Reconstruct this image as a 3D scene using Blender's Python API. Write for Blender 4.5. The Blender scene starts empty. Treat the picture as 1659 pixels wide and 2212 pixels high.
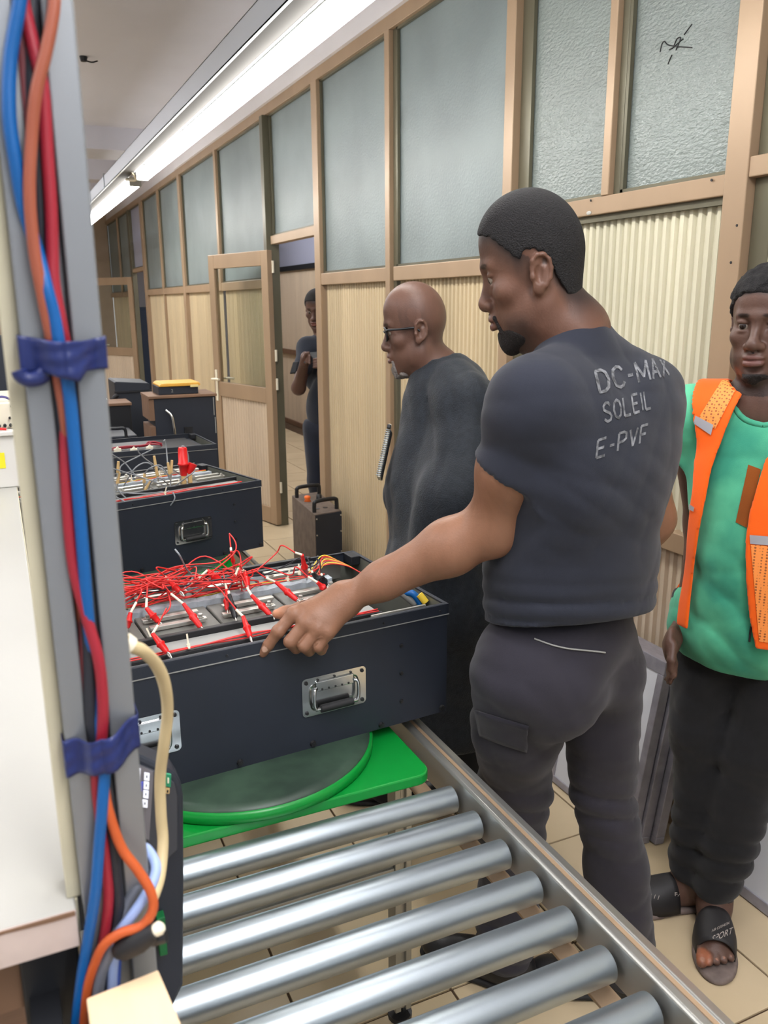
import bpy, bmesh, math, random
import numpy as np
from mathutils import Vector, Matrix
from mathutils.bvhtree import BVHTree
random.seed(7)
C = bpy.context.scene.collection
SC = bpy.context.scene
PI = math.pi
# ------------------------------------------------------------------ camera
H = 1.6
def _basis():
    F = 1800.; v = np.array([-849.5, -448., F]); v /= np.linalg.norm(v)
    yd = -(v[0]*43.5+v[2]*F)/v[1]
    d = np.array([43.5, yd, F]); d /= np.linalg.norm(d)
    Z = -d; Y = v; X = np.cross(Y, Z)
    return np.stack([X, Y, Z])
RW = _basis()            # world = RW @ (right, down, forward)
cam_d = bpy.data.cameras.new('camera'); cam = bpy.data.objects.new('camera', cam_d); C.objects.link(cam)
cam_d.sensor_fit = 'HORIZONTAL'; cam_d.sensor_width = 36.0; cam_d.lens = 36.0*1800/1659
cam_d.clip_start = 0.02; cam_d.clip_end = 100
cam_d.dof.use_dof = True; cam_d.dof.focus_distance = 1.7; cam_d.dof.aperture_fstop = 13.0
m = Matrix.Identity(4)
for i in range(3):
    m[i][0] = RW[i][0]; m[i][1] = -RW[i][1]; m[i][2] = -RW[i][2]
m[2][3] = H
cam.matrix_world = m
SC.camera = cam
# ------------------------------------------------------------------ world, exposure, lamps
SC.view_settings.view_transform = 'Standard'; SC.view_settings.look = 'None'
SC.view_settings.gamma = 1.0; SC.view_settings.use_curve_mapping = False
SC.view_settings.exposure = 0.18
w = bpy.data.worlds.new('world'); SC.world = w; w.use_nodes = True
bg = w.node_tree.nodes['Background']; bg.inputs[0].default_value = (0.93, 0.95, 1.0, 1); bg.inputs[1].default_value = 0.6
def area(name, loc, size, sy, power, col=(1, 0.985, 0.97), rot=(0, 0, 0)):
    l = bpy.data.lights.new(name, 'AREA'); l.shape = 'RECTANGLE'; l.size = size; l.size_y = sy; l.energy = power; l.color = col
    o = bpy.data.objects.new(name, l); C.objects.link(o); o.location = loc; o.rotation_euler = rot
    return o
# the other ceiling fixtures of the hall (their rows run along the room like the one in view)
LAMP_E = 30.0
for nm, loc, ln, pw in (('ceiling_lamp_row', (-1.7, 2.6, 2.85), 6.0, 58), ('ceiling_lamp_row_near', (0.5, -1.0, 2.85), 4.0, 60), ('corridor_lamp', (2.7, 8.0, 2.85), 5.0, 40), ('back_hall_lamp', (-0.6, 9.5, 2.8), 5.0, 62)):
    area(nm, loc, .12, ln, pw)                                            # tubes shine down
    area(nm+'_added_upfill', (loc[0], loc[1], loc[2]+.02), .12, ln, pw*1.5, rot=(PI, 0, 0))   # added fill facing up, to brighten the ceiling
# ------------------------------------------------------------------ helpers
def lin(r, g, b):
    f = lambda c: (c/255/12.92) if c/255 <= 0.04045 else ((c/255+0.055)/1.055)**2.4
    return (f(r), f(g), f(b), 1.0)
def ray(px, py):
    return RW @ np.array([(px-829.5)/1800., (py-1106.)/1800., 1.0])
O_ = np.array([0, 0, H])
def ONZ(px, py, z): r = ray(px, py); return O_+r*((z-H)/r[2])
def ONY(px, py, y): r = ray(px, py); return O_+r*(y/r[1])
def ONX(px, py, x): r = ray(px, py); return O_+r*(x/r[0])
def AT(px, py, d): return O_+ray(px, py)*d

_m = {}
def mat(name, col, rough=0.5, metal=0.0, var=0.0, vscale=8.0, bump=0.0, bscale=60.0, stretch=None, spec=0.5, emit=None, estr=0.0, col2=None, trans=0.0, coat=0.0, ior=1.45, detail=4.0, sheen=0.0):
    if name in _m: return _m[name]
    M = bpy.data.materials.new(name); M.use_nodes = True; nt = M.node_tree; b = nt.nodes['Principled BSDF']
    b.inputs['Roughness'].default_value = rough; b.inputs['Metallic'].default_value = metal
    b.inputs['Specular IOR Level'].default_value = spec; b.inputs['IOR'].default_value = ior
    b.inputs['Base Color'].default_value = col
    if trans: b.inputs['Transmission Weight'].default_value = trans
    if coat: b.inputs['Coat Weight'].default_value = coat
    if sheen: b.inputs['Sheen Weight'].default_value = sheen
    if emit: b.inputs['Emission Color'].default_value = emit; b.inputs['Emission Strength'].default_value = estr
    if var or bump:
        tc = nt.nodes.new('ShaderNodeTexCoord'); mp = nt.nodes.new('ShaderNodeMapping')
        nt.links.new(tc.outputs['Object'], mp.inputs[0])
        if stretch: mp.inputs['Scale'].default_value = stretch
    if var:
        n = nt.nodes.new('ShaderNodeTexNoise'); n.inputs['Scale'].default_value = vscale; n.inputs['Detail'].default_value = detail
        nt.links.new(mp.outputs[0], n.inputs['Vector'])
        mx = nt.nodes.new('ShaderNodeMix'); mx.data_type = 'RGBA'
        c2 = col2 if col2 else tuple(c*(1-var) for c in col[:3])+(1,)
        mx.inputs[6].default_value = col; mx.inputs[7].default_value = c2
        cr = nt.nodes.new('ShaderNodeMapRange'); cr.inputs[1].default_value = 0.35; cr.inputs[2].default_value = 0.65
        nt.links.new(n.outputs['Fac'], cr.inputs[0]); nt.links.new(cr.outputs[0], mx.inputs[0])
        nt.links.new(mx.outputs[2], b.inputs['Base Color'])
    if bump:
        n2 = nt.nodes.new('ShaderNodeTexNoise'); n2.inputs['Scale'].default_value = bscale; n2.inputs['Detail'].default_value = 3
        nt.links.new(mp.outputs[0], n2.inputs['Vector'])
        bp = nt.nodes.new('ShaderNodeBump'); bp.inputs['Strength'].default_value = bump; bp.inputs['Distance'].default_value = 0.004
        nt.links.new(n2.outputs['Fac'], bp.inputs['Height']); nt.links.new(bp.outputs[0], b.inputs['Normal'])
    _m[name] = M
    return M

class MB:
    def __init__(s): s.v = []; s.f = []; s.sm = []
    def add(s, vs, fs, smooth=False):
        n = len(s.v); s.v += [tuple(float(c) for c in v) for v in vs]; s.f += [tuple(i+n for i in f) for f in fs]; s.sm += [smooth]*len(fs); return s
    def box(s, a, b, M=None):
        x0, y0, z0 = a; x1, y1, z1 = b
        vs = [(x0, y0, z0), (x1, y0, z0), (x1, y1, z0), (x0, y1, z0), (x0, y0, z1), (x1, y0, z1), (x1, y1, z1), (x0, y1, z1)]
        if M is not None: vs = [tuple(M @ Vector(v)) for v in vs]
        return s.add(vs, [(0, 3, 2, 1), (4, 5, 6, 7), (0, 1, 5, 4), (1, 2, 6, 5), (2, 3, 7, 6), (3, 0, 4, 7)])
    def prism(s, poly, axis, a, b):
        n = len(poly)
        def P(u, v, t): return {'x': (t, u, v), 'y': (u, t, v), 'z': (u, v, t)}[axis]
        vs = [P(u, v, a) for u, v in poly]+[P(u, v, b) for u, v in poly]
        fs = [tuple(range(n))[::-1], tuple(range(n, 2*n))]+[(i, (i+1) % n, n+(i+1) % n, n+i) for i in range(n)]
        return s.add(vs, fs)
    def cyl(s, p0, p1, r, n=16, r2=None, caps=True):
        p0 = np.array(p0, float); p1 = np.array(p1, float); r2 = r if r2 is None else r2
        d = p1-p0; d = d/(np.linalg.norm(d)+1e-12)
        u = np.cross(d, (0, 0, 1) if abs(d[2]) < .9 else (1, 0, 0)); u /= np.linalg.norm(u); w_ = np.cross(d, u)
        vs = []
        for (p, rr) in ((p0, r), (p1, r2)):
            for i in range(n):
                t = 2*PI*i/n; vs.append(p+rr*(math.cos(t)*u+math.sin(t)*w_))
        s.add(vs, [(i, (i+1) % n, n+(i+1) % n, n+i) for i in range(n)], True)
        if caps: s.add(vs, [tuple(range(n))[::-1], tuple(range(n, 2*n))], False)
        return s
    def tube(s, pts, r, n=8, radii=None, caps=True):
        P = [np.array(p, float) for p in pts]; m_ = len(P); vs = []
        up = None
        for i in range(m_):
            d = P[min(i+1, m_-1)]-P[max(i-1, 0)]; d /= (np.linalg.norm(d)+1e-12)
            if up is None:
                up = np.cross(d, (0, 0, 1) if abs(d[2]) < .9 else (1, 0, 0))
            up = up-d*(up@d); up /= (np.linalg.norm(up)+1e-12); w_ = np.cross(d, up)
            rr = radii[i] if radii is not None else r
            for k in range(n):
                t = 2*PI*k/n; vs.append(P[i]+rr*(math.cos(t)*up+math.sin(t)*w_))
        fs = [(i*n+k, i*n+(k+1) % n, (i+1)*n+(k+1) % n, (i+1)*n+k) for i in range(m_-1) for k in range(n)]
        s.add(vs, fs, True)
        if caps: s.add(vs, [tuple(range(n))[::-1], tuple(range((m_-1)*n, m_*n))], False)
        return s
    def lathe(s, prof, c=(0, 0, 0), n=24, smooth=True):
        vs = [(c[0]+r*math.cos(2*PI*k/n), c[1]+r*math.sin(2*PI*k/n), c[2]+z) for r, z in prof for k in range(n)]
        m_ = len(prof)
        s.add(vs, [(i*n+k, i*n+(k+1) % n, (i+1)*n+(k+1) % n, (i+1)*n+k) for i in range(m_-1) for k in range(n)], smooth)
        return s
    def ball(s, c, r, nu=16, nv=10):
        r = (r, r, r) if not hasattr(r, '__len__') else r
        vs = [(c[0]+r[0]*math.sin(PI*j/nv)*math.cos(2*PI*i/nu), c[1]+r[1]*math.sin(PI*j/nv)*math.sin(2*PI*i/nu), c[2]+r[2]*math.cos(PI*j/nv)) for j in range(nv+1) for i in range(nu)]
        return s.add(vs, [(j*nu+i, (j+1)*nu+i, (j+1)*nu+(i+1) % nu, j*nu+(i+1) % nu) for j in range(nv) for i in range(nu)], True)
    def build(s, name, material, parent=None, local=False, bevel=0.0, label=None, kind=None):
        me = bpy.data.meshes.new(name)
        vs = s.v
        if parent is not None and not local:
            iv = world_of(parent).inverted(); vs = [tuple(iv @ Vector(v)) for v in vs]
        me.from_pydata(vs, [], s.f); me.update()
        me.polygons.foreach_set('use_smooth', s.sm)
        me.materials.append(material)
        return link(name, me, parent, bevel, label, kind)
def world_of(o):
    M = Matrix.Identity(4)
    while o is not None:
        M = Matrix.Translation(o.location) @ o.rotation_euler.to_matrix().to_4x4() @ M; o = o.parent
    return M
def link(name, me, parent=None, bevel=0.0, label=None, kind=None):
    o = bpy.data.objects.new(name, me); C.objects.link(o)
    if parent is not None: o.parent = parent
    if bevel:
        b = o.modifiers.new('bevel', 'BEVEL'); b.width = bevel; b.segments = 2; b.limit_method = 'ANGLE'; b.angle_limit = 0.7
    if label: o['label'] = label
    if kind: o['kind'] = kind
    return o
def thing(name, label, cat, loc=(0, 0, 0), rz=0.0, group=None):
    o = bpy.data.objects.new(name, None); C.objects.link(o); o.empty_display_size = 0.05
    o.location = [float(c) for c in loc]; o.rotation_euler = (0, 0, rz); o['label'] = label; o['category'] = cat
    if group: o['group'] = group
    return o
def tag(o, label, cat, group=None):
    o['label'] = label; o['category'] = cat
    if group: o['group'] = group
    return o
def dup(o, parent=None, loc=None):
    c = o.copy(); C.objects.link(c)
    if parent is not None: c.parent = parent
    if loc is not None: c.location = loc
    for ch in list(o.children): dup(ch, c)
    return c
def spline(pts, per=10):
    P = [np.array(p, float) for p in pts]; P = [2*P[0]-P[1]]+P+[2*P[-1]-P[-2]]; out = []
    for i in range(1, len(P)-2):
        a, b, c, d = P[i-1:i+3]
        for k in range(per):
            t = k/per; out.append(.5*((2*b)+(-a+c)*t+(2*a-5*b+4*c-d)*t*t+(-a+3*b-3*c+d)*t**3))
    out.append(P[-2]); return out
def rrect(w_, h_, r, n=5):
    p = []
    for cx, cy, a0 in ((w_/2-r, h_/2-r, 0), (-w_/2+r, h_/2-r, 90), (-w_/2+r, -h_/2+r, 180), (w_/2-r, -h_/2+r, 270)):
        for k in range(n+1):
            a = math.radians(a0+90*k/n); p.append((cx+r*math.cos(a), cy+r*math.sin(a)))
    return p
def text_mesh(s, size, extrude=0.0004, bold=0.0, space=1.0):
    cu = bpy.data.curves.new('txt', 'FONT'); cu.body = s; cu.size = size; cu.extrude = extrude; cu.offset = bold
    cu.align_x = 'CENTER'; cu.align_y = 'CENTER'; cu.space_character = space; cu.resolution_u = 3
    o = bpy.data.objects.new('txt', cu); C.objects.link(o)
    dg = bpy.context.evaluated_depsgraph_get(); me = bpy.data.meshes.new_from_object(o.evaluated_get(dg))
    bpy.data.objects.remove(o); bpy.data.curves.remove(cu)
    return me

# ------------------------------------------------------------------ materials
M_TILE = mat('cream_glazed_tile', lin(198, 179, 147), 0.22, var=0.10, vscale=3.0, spec=0.4)
M_GROUT = mat('dark_grout', lin(86, 66, 46), 0.9, var=0.3)
M_CEIL = mat('grey_painted_ceiling', lin(212, 212, 222), 0.9, var=0.06, vscale=1.5)
M_PLAS = mat('white_plaster', lin(216, 212, 214), 0.85, var=0.05, vscale=2)
M_BEIGE = mat('beige_wall_paint', lin(176, 158, 138), 0.8, var=0.06)
M_BRONZE = mat('bronze_aluminium', lin(166, 141, 114), 0.4, 0.2, var=0.12, vscale=4, stretch=(1, 1, .3))
M_OLIVE = mat('olive_aluminium', lin(106, 102, 84), 0.4, 0.35, var=0.25, vscale=6, stretch=(1, 1, .3))
M_FROST = mat('frosted_glass', lin(142, 154, 154), 0.45, var=0.22, vscale=2.2, bump=0.35, bscale=90, trans=0.25)
M_RAIN = mat('rain_pattern_glass', lin(140, 150, 146), 0.16, var=0.12, vscale=3, bump=1.0, bscale=120, stretch=(1, .5, 1.0), trans=0.25)
M_LAV = mat('lavender_glass', lin(168, 172, 192), 0.3, trans=0.1)
M_CLEAR = mat('clear_glass', (0.9, 0.95, 0.93, 1), 0.02, trans=1.0, ior=1.1)
M_CORR = mat('cream_corrugated_sheet', lin(202, 184, 150), 0.28, var=0.16, vscale=5, stretch=(1, 1, .08), spec=0.6)
M_CORR2 = mat('pale_corrugated_sheet', lin(212, 207, 182), 0.25, var=0.14, vscale=6, stretch=(1, 1, .08), spec=0.6)
M_CORR3 = mat('pinkish_corrugated_sheet', lin(206, 188, 164), 0.35, var=0.14, vscale=5, stretch=(1, 1, .08))
M_WHITE = mat('white_laminate', lin(172, 171, 164), 0.4, var=0.04, vscale=3)
M_WBOX = mat('white_painted_metal', lin(216, 214, 206), 0.45, var=0.04)
M_CASE = mat('black_powder_coat', lin(37, 42, 52), 0.5, var=0.18, vscale=5, bump=0.06, bscale=500)
M_CASEIN = mat('case_inside_grey', lin(120, 122, 112), 0.5, 0.4, var=0.2)
M_DARK = mat('dark_steel', lin(38, 40, 44), 0.5, 0.3, var=0.2)
M_CHROME = mat('chrome', lin(214, 216, 216), 0.16, 1.0, var=0.08, vscale=20)
M_RUBBER = mat('black_rubber', lin(28, 28, 30), 0.6)
M_SCREW = mat('dark_screw', lin(60, 60, 62), 0.4, 0.7)
M_ZINC = mat('zinc_plated_steel', lin(166, 175, 180), 0.38, 0.9, var=0.14, vscale=14, stretch=(.3, 1, 1))
M_RAIL = mat('aluminium_extrusion', lin(172, 172, 166), 0.36, 0.75, var=0.12, vscale=10, stretch=(1, .1, 1))
M_GREEN = mat('green_plastic_board', lin(10, 138, 52), 0.32, var=0.12, vscale=6)
M_DISC = mat('dark_worn_disc_top', lin(62, 84, 68), 0.42, var=0.35, vscale=12, col2=lin(44, 60, 50))
M_ALU = mat('aluminium_busbar', lin(206, 204, 196), 0.3, 0.75, var=0.15, vscale=25)
M_CELL = mat('grey_cell_film', lin(112, 112, 106), 0.45, var=0.2, vscale=12)
M_FOAM = mat('pale_blue_foam', lin(164, 172, 178), 0.9, var=0.25, vscale=30, bump=0.5, bscale=60)
M_GREY = mat('grey_plastic', lin(150, 150, 146), 0.5, var=0.1)
M_BLACK = mat('black_plastic', lin(26, 27, 30), 0.45)
M_RED = mat('red_insulator', lin(214, 28, 28), 0.4)
M_REDW = mat('red_wire_sheath', lin(214, 44, 40), 0.45)
M_IVORY = mat('ivory_plastic', lin(226, 218, 196), 0.5)
M_YEL = mat('yellow_plastic', lin(226, 170, 66), 0.5, var=0.08)
M_YELW = mat('yellow_wire_sheath', lin(222, 190, 60), 0.5)
M_GREYW = mat('grey_wire_sheath', lin(132, 136, 140), 0.45)
M_TAN = mat('tan_pin_sleeve', lin(204, 172, 118), 0.5)
M_ORANGE = mat('orange_knob', lin(235, 110, 40), 0.45)
M_DUST = mat('dusty_brown_steel', lin(112, 98, 88), 0.7, 0.1, var=0.3, vscale=20)
M_WOODB = mat('brown_board', lin(128, 98, 76), 0.7, var=0.25, vscale=6, stretch=(1, 6, 1))
M_LWOOD = mat('pale_plywood', lin(226, 196, 158), 0.6, var=0.14, vscale=5, stretch=(6, 1, 1))
M_POLE = mat('anodised_grey_aluminium', lin(138, 142, 146), 0.42, 0.55, var=0.06, vscale=4)
M_CREAM = mat('cream_edge_strip', lin(200, 194, 168), 0.55, var=0.15, vscale=8)
M_TAPE = mat('dark_blue_tape', lin(27, 40, 96), 0.42, var=0.18, vscale=30, bump=0.25, bscale=40)
M_BLUEW = mat('blue_cable_sheath', lin(0, 84, 150), 0.45)
M_BROWNW = mat('brown_cable_sheath', lin(150, 80, 58), 0.45)
M_DREDW = mat('red_cable_sheath', lin(148, 30, 46), 0.45)
M_BLACKW = mat('black_cable_sheath', lin(36, 38, 46), 0.5)
M_ORW = mat('orange_cable_sheath', lin(186, 84, 38), 0.45)
M_BEIGEW = mat('beige_cable_sheath', lin(204, 184, 142), 0.5, var=0.1, vscale=20)
M_LBLUEW = mat('pale_blue_cable_sheath', lin(150, 170, 214), 0.45)
M_NAVY = mat('navy_steel', lin(44, 60, 84), 0.5)
M_LAMP = mat('lit_lamp_diffuser', (1, 1, 1, 1), 0.5, emit=(1, 0.985, 0.95, 1), estr=LAMP_E)
M_TRUNK = mat('grey_cable_trunking', lin(188, 194, 200), 0.45, 0.2)
M_PVBACK = mat('white_panel_backsheet', lin(206, 208, 214), 0.5)
M_PVEDGE = mat('panel_edge_aluminium', lin(164, 162, 172), 0.4, 0.4, var=0.25, vscale=20)

# ------------------------------------------------------------------ floor
PITCH = 0.36
floor_ = MB().box((-3, -2, -0.06), (3.7, 15, -0.006)).build('floor', M_GROUT, None, kind='structure')
tb = MB().box((0.003, 0.003, -0.012), (PITCH-0.003, PITCH-0.003, 0.0)).build('tile', M_TILE, floor_, local=True, bevel=0.0015)
first = True
for i in range(-1, 5):
    for j in range(0, 20):
        x = 0.47-0.36+i*PITCH; y = 1.446-2*0.36+j*PITCH
        if x > 1.55+.01+PITCH*5: continue
        if first: tb.location = (x, y, 0); first = False
        else:
            c = tb.copy(); C.objects.link(c); c.location = (x, y, random.uniform(-.0006, 0))
far = MB()
for i in range(-9, 10):
    for j in range(-7, 40):
        if -1 <= i < 5 and 0 <= j < 20: continue
        x = 0.47-0.36+i*PITCH; y = 1.446-2*0.36+j*PITCH
        if x < -3 or x+PITCH > 3.7 or y > 14.6 or y < -2: continue
        far.box((x+.003, y+.003, -.012), (x+PITCH-.003, y+PITCH-.003, 0))
far.build('tile_field', M_TILE, floor_, kind='stuff')
# ------------------------------------------------------------------ ceiling
ceil_ = MB().box((-3, -2, 3.2), (3.7, 15, 3.3)).build('ceiling', M_CEIL, kind='structure')
MB().box((-3, 8.7, 3.0), (1.79, 9.3, 3.2)).build('beam', M_CEIL, ceil_)
MB().box((-3, 10.6, 2.98), (1.79, 10.9, 3.2)).build('beam', M_CEIL, ceil_)
MB().box((-3, 12.4, 2.98), (1.79, 12.7, 3.2)).build('beam', M_CEIL, ceil_)
p = ONZ(180, 122, 3.2)
k = thing('ceiling_hook', 'small dark hook stub on the bare grey ceiling', 'hook', (p[0], p[1], 3.2))
MB().cyl((0, 0, -.0), (0, 0, -.03), .028, 10, .020).build('base', M_BLACK, k, local=True)
MB().tube(spline([(0, 0, -.02), (.05, 0, -.03), (.09, 0, -.018)], 5), .005, 6).build('stub', M_BLACK, k, local=True)
MB().box((-3, 14.4, 0), (1.8, 14.5, 3.2)).build('wall_back', M_BEIGE, kind='structure')
MB().box((-3.05, 0.8, 0), (-2.95, 14.5, 3.2)).build('wall_left', M_WHITE, kind='structure')

# ------------------------------------------------------------------ partition wall (right)
XW = 1.80
wr = MB().box((XW-.045, -2, 2.86), (XW+.05, 8.72, 3.2)).box((XW-.01, 8.72, 2.86), (XW+.05, 14.4, 3.2)).build('wall_right', M_PLAS, kind='structure')
def post(y0, y1, z0, z1, m_=M_BRONZE, x0=-.03, x1=.03): return MB().box((XW+x0, y0, z0), (XW+x1, y1, z1)).build('post', m_, wr, bevel=.003)
def rail(y0, y1, z0, z1, m_=M_BRONZE, x0=-.026, x1=.026): return MB().box((XW+x0, y0, z0), (XW+x1, y1, z1)).build('rail', m_, wr, bevel=.003)
def pane(y0, y1, z0, z1, m_=M_FROST, x=0.012):
    MB().box((XW+x-.003, y0, z0), (XW+x+.003, y1, z1)).build('glass_pane', m_, wr)
    # dark glazing gasket around the pane
    g = MB()
    for a in ((y0, y0+.012, z0, z1), (y1-.012, y1, z0, z1), (y0, y1, z0, z0+.012), (y0, y1, z1-.012, z1)):
        g.box((XW-.008, a[0], a[2]), (XW+.006, a[1], a[3]))
    g.build('gasket', M_OLIVE, wr)
def corrugated(y0, y1, z0, z1, m_=M_CORR, x=XW+.004, pitch=.034, depth=.011, parent=None, name='corrugated_sheet', flip=1):
    n = max(2, int(round((y1-y0)/pitch))); vs = []; prof = []
    for i in range(n):
        a = y0+(y1-y0)*i/n; d = (y1-y0)/n; jit = random.uniform(-.0015, .0015)
        prof += [(a, 0.0), (a+d*.40, jit), (a+d*.52, depth+jit), (a+d*.86, depth)]
    prof.append((y1, 0))
    k_ = len(prof)
    for z in (z0, z1):
        for (yy, xx) in prof: vs.append((x+xx*flip, yy, z))
    mb = MB().add(vs, [(i+1, i, k_+i, k_+i+1) for i in range(k_-1)])
    return mb.build(name, m_, parent or wr)
ZT = 2.80
rail(-1, 14.4, ZT, ZT+.06)
# bays, near to far
rail(-1, 1.66, 1.90, 1.95); corrugated(-1, 1.60, .1, 1.90, M_CORR2); pane(-1, 1.60, 1.95, ZT, M_RAIN); post(1.60, 1.66, 0, ZT, M_OLIVE, .0, .04)
post(1.66, 1.735, 0, ZT)
rail(1.735, 2.68, 1.865, 1.918); MB().box((XW-.012, 1.735, 1.845), (XW+.02, 2.68, 1.865)).build('rail', M_OLIVE, wr)
corrugated(1.735, 2.68, .93, 1.85, M_CORR2)
rail(1.735, 2.68, .87, .93); corrugated(1.735, 2.68, .06, .87, M_CORR3); rail(1.735, 2.68, 0, .06)
pane(1.735, 2.17, 1.918, ZT, M_RAIN); pane(2.225, 2.68, 1.918, ZT, M_RAIN); post(2.17, 2.20, 1.918, ZT, M_OLIVE, -.01, .02); post(2.20, 2.235, 1.918, ZT, M_BRONZE)
post(2.68, 2.74, 0, ZT, M_OLIVE, -.005, .03); post(2.74, 2.80, 0, ZT, M_BRONZE, -.035, .03)
def bay(y0, y1, m_=M_CORR, glass=M_FROST, mull=None, mid=None):
    rail(y0, y1, 1.70, 1.765); corrugated(y0+.02, y1-.02, .08, 1.70, m_); rail(y0, y1, 0, .08)
    if mull:
        pane(y0, mull, 1.765, ZT, glass); pane(mull+.05, y1, 1.765, ZT, glass); post(mull, mull+.05, 1.70, ZT)
        if mid: post(mull, mull+.05, .08, 1.70, M_BRONZE, -.02, .01)
    else: pane(y0, y1, 1.765, ZT, glass)
bay(2.80, 3.765); post(3.765, 3.80, 0, ZT, M_OLIVE, -.008, .03); post(3.80, 3.85, 0, ZT)
bay(3.85, 4.76); post(4.76, 4.85, 0, ZT)
rail(4.85, 5.72, 1.985, 2.04); pane(4.85, 5.72, 2.04, ZT)
post(5.74, 5.80, 0, ZT, M_OLIVE, -.05, .04); post(5.80, 5.87, 0, ZT, M_BRONZE)
bay(5.87, 7.14); post(7.14, 7.20, 1.70, ZT); bay(7.20, 8.60); post(8.60, 8.70, 0, ZT)
bay(8.70, 10.90, mull=9.80, mid=True); post(10.90, 11.05, 0, ZT)
rail(11.05, 11.95, 2.0, 2.05); pane(11.05, 11.95, 2.05, ZT, M_LAV); post(11.95, 12.12, 0, ZT, M_OLIVE)
bay(12.12, 14.4, mull=13.1, glass=M_FROST)
ink = MB(); cq = lambda x, y: ONX(700+x/1.73, y/1.73, XW+.0075)
for st_ in ([(1255, 195), (1262, 165), (1272, 155), (1285, 168), (1320, 174), (1375, 178)], [(1290, 186), (1304, 176), (1318, 146), (1332, 140), (1326, 160), (1314, 188)], [(1345, 130), (1358, 112), (1375, 90)], [(1300, 205), (1292, 222), (1285, 240)], [(1300, 182), (1335, 150), (1342, 146)]):
    ink.tube(spline([cq(*q) for q in st_], 5), .0016, 5)
ink.build('ink_mark', M_BLACK, wr, kind='stuff')
q = ONX(1272, 460, XW-.027); MB().ball(q, (.0012, .013, .006), 14, 8).build('paint_spot', M_WHITE, wr)
hs = None
for px, py in ((1592, 487), (1579, 567), (1537, 389), (1276, 433)):
    q = ONX(px, py, XW-.03); MB().cyl((XW-.0312, q[1], q[2]), (XW-.029, q[1], q[2]), .0035, 8).build('screw_hole', M_BLACK, wr)
# ------------------------------------------------------------------ corridor behind the partition
wc = MB().box((3.6, 3, 0), (3.66, 14.6, 3.2)).build('wall_corridor', M_PLAS, kind='structure')
for y0, y1 in ((6.0, 8.0), (8.0, 9.6), (9.6, 11.2), (11.2, 14.0)):
    corrugated(y0+.03, y1-.03, 1.0, 2.0, M_CORR3, 3.565, parent=wc); corrugated(y0+.03, y1-.03, .06, .94, M_CORR3, 3.565, parent=wc)
    MB().box((3.56, y0, 2.06), (3.58, y1, 2.8)).build('glass_pane', M_LAV, wc)
    MB().box((3.535, y0-.03, 0), (3.60, y0+.03, 2.8)).build('post', M_OLIVE, wc)
for z0, z1 in ((0, .06), (.94, 1.0), (2.0, 2.06)):
    MB().box((3.54, 6, z0), (3.60, 14, z1)).build('rail', M_DARK if z1 > 2 else M_WOODB, wc)
MB().box((1.85, 14.2, 0), (3.6, 14.3, 3.2)).build('wall_corridor_end', M_PLAS, kind='structure')
# ------------------------------------------------------------------ doors
def door(name, hinge, ang, W, hz):
    d = MB(); a = math.radians(ang)
    root = bpy.data.objects.new(name, None); C.objects.link(root); root.location = hinge; root.rotation_euler = (0, 0, 0); root['kind'] = 'structure'
    root.rotation_euler = (0, 0, math.atan2(-math.cos(a), -math.sin(a)))
    st = .085
    f = MB().box((0, -.02, .01), (st, .02, hz)).box((W-st, -.02, .01), (W, .02, hz)).box((st, -.02, hz-.10), (W-st, .02, hz)).box((st, -.02, .90), (W-st, .02, 1.01)).box((st, -.02, .01), (W-st, .02, .13))
    f.build('door_frame', M_BRONZE, root, local=True, bevel=.003)
    MB().box((st, -.004, 1.01), (W-st, .004, hz-.10)).build('glass_pane', M_CLEAR, root, local=True)
    mb = MB(); n = 18; prof = []
    for i in range(n):
        u = st+(W-2*st)*i/n; dd = (W-2*st)/n; prof += [(u, 0), (u+dd*.4, 0), (u+dd*.55, .008), (u+dd*.85, .008)]
    prof.append((W-st, 0)); k_ = len(prof)
    mb.add([(u, v, z) for z in (.13, .90) for u, v in prof], [(i, i+1, k_+i+1, k_+i) for i in range(k_-1)])
    mb.build('corrugated_sheet', M_CORR3, root, local=True)
    for s in (-1, 1):
        h = MB().box((W-.06, s*.02, .86), (W-.03, s*.028, 1.10)).build('handle_plate', M_IVORY, root, local=True, bevel=.003)
        MB().cyl((W-.045, s*.025, 1.03), (W-.045, s*.07, 1.03), .009, 8).cyl((W-.045, s*.066, 1.03), (W-.16, s*.066, 1.035), .009, 8).build('handle_lever', M_IVORY, h, local=True)
    for z in (.25, 1.0, 1.2, 1.8):
        MB().cyl((-.008, -.02, z), (-.008, -.02, z+.08), .009, 8).build('hinge', M_IVORY, root, local=True)
    return root
door('door_1', (XW-.035, 5.73, 0), 165, .84, 1.95)
door('door_2', (XW-.035, 11.98, 0), 150, .86, 1.95)
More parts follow.
